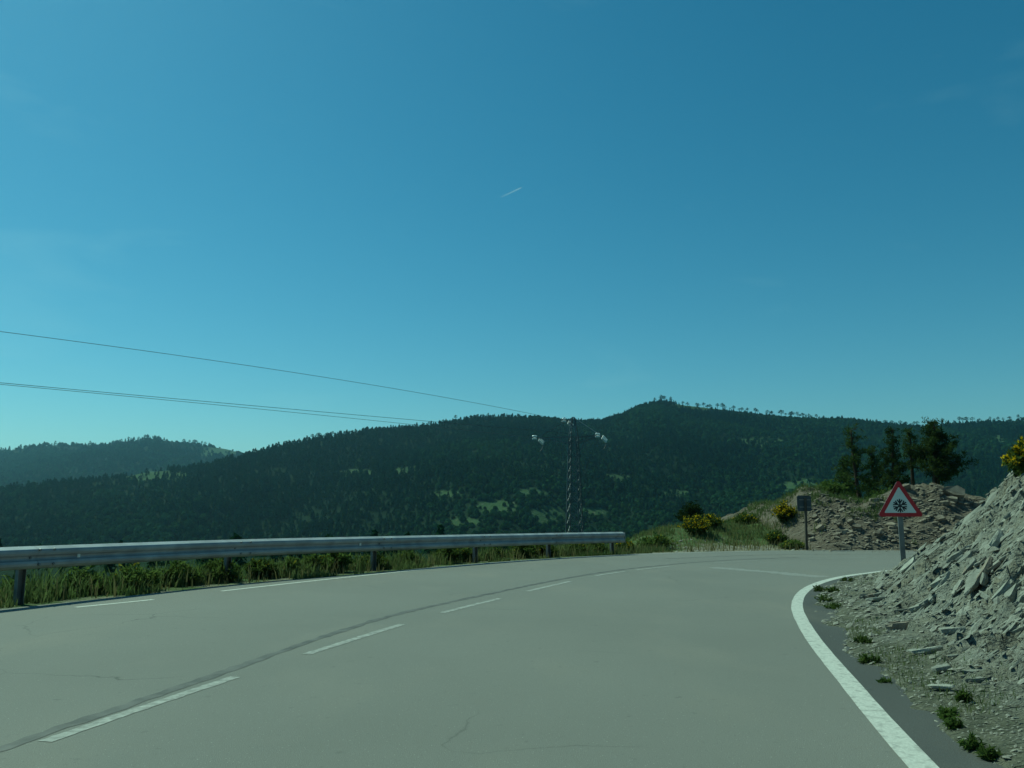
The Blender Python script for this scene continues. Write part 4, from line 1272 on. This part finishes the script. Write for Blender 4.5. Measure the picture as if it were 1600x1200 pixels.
link('dry_grass', grass_mesh('dry_grass', x, y, ground_z(x, y), h, 3), M['dry_grass'], label='thin straw-coloured grass stalks scattered along the outer verge', cat='grass', kind='stuff')
# grass and weeds at the foot of the cutting
c = right_edge[(right_edge[:, 1] > 2) & (right_edge[:, 1] < 18.2) & (right_edge[:, 0] < 9)]
d = arclen(c); t = rng.uniform(0, d[-1], 9000); nn = normals2(c); s = rng.gamma(2, 0.16, 9000) - 0.05
x = np.interp(t, d, c[:, 0]) - np.interp(t, d, nn[:, 0]) * s; y = np.interp(t, d, c[:, 1]) - np.interp(t, d, nn[:, 1]) * s
k = fbm(x * 1.6, y * 1.6, 95, 3) > 0.08
x, y = x[k], y[k]
link('foot_grass', grass_mesh('foot_grass', x, y, cut_full(x, y), rng.uniform(0.02, 0.08, len(x)), 4, 0.3), M['grass'], label='sparse low grass between the inner road edge and the shale rubble', cat='grass', kind='stuff')

# ------------------------------------------------------------------ forest on the far slopes
def lump(seed, n_=70, tall=1.0, conif=False):
    r = random.Random(seed); V, Fc = [], []
    # inner core keeps the crown from being see-through
    for k in range(n_):
        a = r.uniform(0, 6.28); zc_ = r.random()
        if conif:
            rr = (1 - zc_) ** 0.8 * 0.36 + 0.05; z_ = 0.12 + zc_ * 0.95
        else:
            ph = math.acos(1 - 1.7 * zc_); rr = 0.5 * math.sin(ph) * r.uniform(0.75, 1.1); z_ = 0.45 + 0.45 * math.cos(ph)
        p = Vector((math.cos(a) * rr, math.sin(a) * rr, z_ * tall))
        nrm = Vector((math.cos(a), math.sin(a), 0.6 + r.uniform(-.4, .6))).normalized()
        u = nrm.orthogonal().normalized(); u.rotate(Quaternion(nrm, r.uniform(0, 6.28))); v = nrm.cross(u)
        s_ = r.uniform(0.14, 0.26) * (0.8 if conif else 1.15)
        i_ = len(V)
        V += [p - u * s_, p + u * s_ * 0.8 - v * s_ * 0.5, p + v * s_ + nrm * s_ * 0.25]
        Fc.append((i_, i_ + 1, i_ + 2))
    return mesh_np('forest_tree', np.array(V), np.array(Fc), False)
protos = []
for k in range(6):
    con = k >= 3
    me_ = lump(500 + k, 80, 1.25 if con else 1.0, con)
    me_.materials.append(M['forest_pine'] if con else M['forest'])
    protos.append(bpy.data.objects.new('forest_tree_shape', me_))

def forest(name, x, y, z, scl, idx_, label):
    me_ = bpy.data.meshes.new(name)
    me_.vertices.add(len(x)); me_.vertices.foreach_set('co', np.stack([x, y, z], 1).astype(np.float32).ravel())
    me_.attributes.new('scl', 'FLOAT', 'POINT').data.foreach_set('value', scl.astype(np.float32))
    me_.attributes.new('idx', 'INT', 'POINT').data.foreach_set('value', idx_.astype(np.int32))
    me_.attributes.new('rot', 'FLOAT', 'POINT').data.foreach_set('value', rng.uniform(0, 6.28, len(x)).astype(np.float32))
    o = link(name, me_, None, label=label, cat='forest', kind='stuff')
    ng = bpy.data.node_groups.new(name, 'GeometryNodeTree')
    ng.interface.new_socket('Geometry', in_out='INPUT', socket_type='NodeSocketGeometry')
    ng.interface.new_socket('Geometry', in_out='OUTPUT', socket_type='NodeSocketGeometry')
    N = ng.nodes; L = ng.links
    gi = N.new('NodeGroupInput'); go = N.new('NodeGroupOutput')
    iop = N.new('GeometryNodeInstanceOnPoints'); gti = N.new('GeometryNodeGeometryToInstance')
    for p_ in protos:
        oi = N.new('GeometryNodeObjectInfo'); oi.inputs['Object'].default_value = p_
        L.new(oi.outputs['Geometry'], gti.inputs['Geometry'])
    def na_(nm, ty):
        a_ = N.new('GeometryNodeInputNamedAttribute'); a_.data_type = ty; a_.inputs['Name'].default_value = nm
        return a_.outputs['Attribute']
    cx = N.new('ShaderNodeCombineXYZ'); L.new(na_('rot', 'FLOAT'), cx.inputs['Z'])
    m2p = N.new('GeometryNodeMeshToPoints'); L.new(gi.outputs[0], m2p.inputs['Mesh'])
    L.new(m2p.outputs[0], iop.inputs['Points']); L.new(gti.outputs[0], iop.inputs['Instance'])
    iop.inputs['Pick Instance'].default_value = True
    L.new(na_('idx', 'INT'), iop.inputs['Instance Index']); L.new(cx.outputs[0], iop.inputs['Rotation'])
    L.new(na_('scl', 'FLOAT'), iop.inputs['Scale'])
    L.new(iop.outputs[0], go.inputs[0])
    md = o.modifiers.new('trees', 'NODES'); md.node_group = ng
    return o
def sector(n_, r0, r1, az0, az1):
    dep = np.sqrt(rng.uniform(r0 ** 2, r1 ** 2, n_)); az = rng.uniform(az0, az1, n_)
    return az * dep, dep
def plant(n_, r0, r1, az0, az1, smin, smax, thin=1.0):
    x, y = sector(n_, r0, r1, az0, az1)
    z = z_terrain(x, y)
    cm = clear_mask(x, y, z)
    dens = 0.5 + 1.1 * fbm(x / 55.0, y / 70.0, 101, 4)
    k = (rng.random(n_) > cm * 0.78) & (rng.random(n_) < np.clip(dens + 0.55, 0.45, 1) * thin)
    x, y, z = x[k], y[k], z[k]
    sc = (smin + (smax - smin) * rng.random(len(x)) ** 1.8 * 1.25) * (1 + 0.45 * fbm(x / 90.0, y / 90.0, 103, 2))
    pin = fbm(x / 160.0, y / 160.0, 105, 3) + 0.5 * rng.uniform(-.5, .5, len(x)) > 0.05
    ix = np.where(pin, rng.integers(3, 6, len(x)), rng.integers(0, 3, len(x)))
    return x, y, z - 0.3, sc, ix
x, y, z, sc, ix = plant(92000, 430, 1520, -0.72, 0.72, 2.8, 5.8)
rr = ridge_r(np.clip(x / y, -1.6, 1.6))
k = (y < rr + 25) & (y > 0.35 * rr)
near_ridge = np.abs(y - rr) < 60
sc = np.where(near_ridge, sc * 0.8, sc)
# the right half of the crest is thinner: single pines stand there
azp = x / y
k &= ~(near_ridge & (azp > 0.21) & (rng.random(len(x)) < 0.8))
forest('ridge_forest', x[k], y[k], z[k], sc[k], ix[k], 'dense dark green forest covering the long ridge across the valley')
x, y, z, sc, ix = plant(26000, 1250, 2320, -0.80, 0.05, 4.5, 8.5)
k = ~((y > 2180) & (rng.random(len(x)) < 0.6))
forest('far_hill_forest', x[k], y[k], z[k], sc[k], ix[k], 'bluish wood on the low rounded hill behind the ridge')
x, y, z, sc, ix = plant(3000, 34, 430, -0.85, 0.55, 1.0, 3.0, 0.9)
d_p = np.hypot(x - pc.x, y - PD)
s_l = sdist(x, y, left_d)
k = (s_l > 9) & (d_p > 6) & ~((x > 4) & (y < 75))
sc = np.where(y < 80, sc * 0.6, sc)
forest('slope_scrub', x[k], y[k], z[k], sc[k], ix[k], 'green scrub on the slope falling away below the guard rail')

# single pines one can tell apart on the skyline
def skyline_pine(seed):
    r = random.Random(seed); bm = bmesh.new()
    lx = r.uniform(-.06, .06)
    tube_bm(bm, [(0, 0, -0.08), (lx, 0, 0.5), (lx * 1.5, 0, 0.92)], [0.035, 0.028, 0.012], 5, False)
    nb = len(bm.faces)
    for k in range(110):
        a = r.uniform(0, 6.28); u = r.random(); q = r.random() ** 0.5
        zc_ = 0.50 + 0.48 * u
        rr = 0.30 * math.sin(min(1, 0.25 + u * 0.8) * math.pi) ** 0.6 * q + 0.02
        p = Vector((lx * 1.3 + math.cos(a) * rr, math.sin(a) * rr, zc_ + r.uniform(-.03, .03)))
        d = Vector((r.gauss(0, 1), r.gauss(0, 1), r.gauss(0, .6))).normalized(); w = d.orthogonal()
        s_ = r.uniform(.05, .10)
        bm.faces.new([bm.verts.new(p - w * s_ * .6), bm.verts.new(p + w * s_ * .6), bm.verts.new(p + d * s_)])
    me_ = bpy.data.meshes.new('ridge_pine'); bm.to_mesh(me_); bm.free()
    me_.materials.append(M['bark']); me_.materials.append(M['forest_pine'])
    for i_, p_ in enumerate(me_.polygons): p_.material_index = 0 if i_ < nb else 1
    return me_
sky_bank = [skyline_pine(900 + k) for k in range(6)]
def row(pts, depth_fn, hmin, hmax, label, group):
    for px_ in pts:
        a, b, c = ray(px_, 650); az = float(a / b)
        px_ = px_ + rng.normal(0, 2.2); a, b, c = ray(px_, 650); az = float(a / b)
        d = depth_fn(az) + rng.uniform(-22, 4)
        x = az * d; z = float(z_terrain(np.array([x]), np.array([d]))[0])
        h = rng.uniform(hmin, hmax)
        o = link('ridge_pine', sky_bank[rng.integers(6)], None, label=label, cat='pine tree', group=group, loc=(x, d, z))
        o.rotation_euler = (0, 0, rng.uniform(0, 6.28)); wd_ = h * rng.uniform(0.85, 1.6); o.scale = (wd_, wd_ * rng.uniform(.8, 1.2), h)
xs_ = np.r_[[1022, 1034, 1040, 1048, 1066, 1075, 1084, 1092, 1097, 1106, 1113, 1120, 1128, 1134, 1140, 1148, 1153, 1160, 1171, 1177, 1183, 1199, 1205, 1210, 1219, 1226, 1234, 1238, 1245, 1249, 1257, 1262, 1267, 1276, 1283],
            [1361, 1368, 1376, 1382, 1386, 1394, 1401, 1406, 1413, 1420, 1427, 1434, 1461, 1473, 1495, 1503, 1512, 1519, 1530, 1546, 1554, 1561, 1567, 1579, 1588, 1595]]
row(xs_, lambda az: float(ridge_r(az)), 6.0, 12.5, 'small single pine on the skyline of the long ridge beyond its peak', 'single pines along the ridge skyline')
row([450, 470, 488, 503, 512, 521, 527, 540, 556, 571, 590, 608, 640, 668, 692, 715], lambda az: float(ridge_r(az)), 5.5, 9.0, 'small tree rising from the wooded crest where the power wires meet the ridge', 'trees on the wooded crest')
row([205, 213, 219, 229, 233, 237, 243, 247, 292, 299, 305, 311, 319, 325, 331], lambda az: 2300.0, 10.0, 15.0, 'small single tree on the skyline of the far rounded hill', 'trees on the far hill skyline')

# ------------------------------------------------------------------ contrail
c0 = at_depth(783, 308, 21000); c1 = at_depth(815, 293, 21500)
bm = bmesh.new()
L_ = (c1 - c0)
tube_bm(bm, [L_ * u for u in np.linspace(0, 1, 14)], [24 - 12 * u if u < 0.95 else 5 for u in np.linspace(0, 1, 14)], 8)
m, nt, N, L, b = new_mat('contrail_ice')
N.remove(b)
df = N.new('ShaderNodeBsdfTranslucent'); df.inputs['Color'].default_value = (0.9, 0.9, 0.9, 1)
trn = N.new('ShaderNodeBsdfTransparent'); mxs = N.new('ShaderNodeMixShader')
tc = N.new('ShaderNodeTexCoord'); sp_ = N.new('ShaderNodeSeparateXYZ'); L.new(tc.outputs['Generated'], sp_.inputs[0])
mr = N.new('ShaderNodeMapRange'); mr.inputs['To Min'].default_value = 0.02; mr.inputs['To Max'].default_value = 0.16; L.new(sp_.outputs['X'], mr.inputs['Value'])
L.new(mr.outputs['Result'], mxs.inputs['Fac']); L.new(trn.outputs[0], mxs.inputs[1]); L.new(df.outputs[0], mxs.inputs[2])
L.new(mxs.outputs[0], N['Material Output'].inputs['Surface'])
link('contrail', done(bm, 'contrail', True), m, label='short white aircraft contrail high in the blue sky', cat='contrail', loc=c0)

# ------------------------------------------------------------------ haze
m = bpy.data.materials.new('haze_air'); m.use_nodes = True
N = m.node_tree.nodes; L = m.node_tree.links
N.clear()
ou = N.new('ShaderNodeOutputMaterial'); pv = N.new('ShaderNodeVolumePrincipled')
pv.inputs['Color'].default_value = (0.50, 0.82, 1.0, 1)
pv.inputs['Density'].default_value = 0.00012
pv.inputs['Anisotropy'].default_value = 0.7
L.new(pv.outputs[0], ou.inputs['Volume'])
bm = bmesh.new(); box_bm(bm, (0, 0, 110), 19000, 19000, 560)
hz = link('haze', done(bm, 'haze'), m, label='thin pale blue summer haze filling the valley air', cat='haze', kind='stuff')
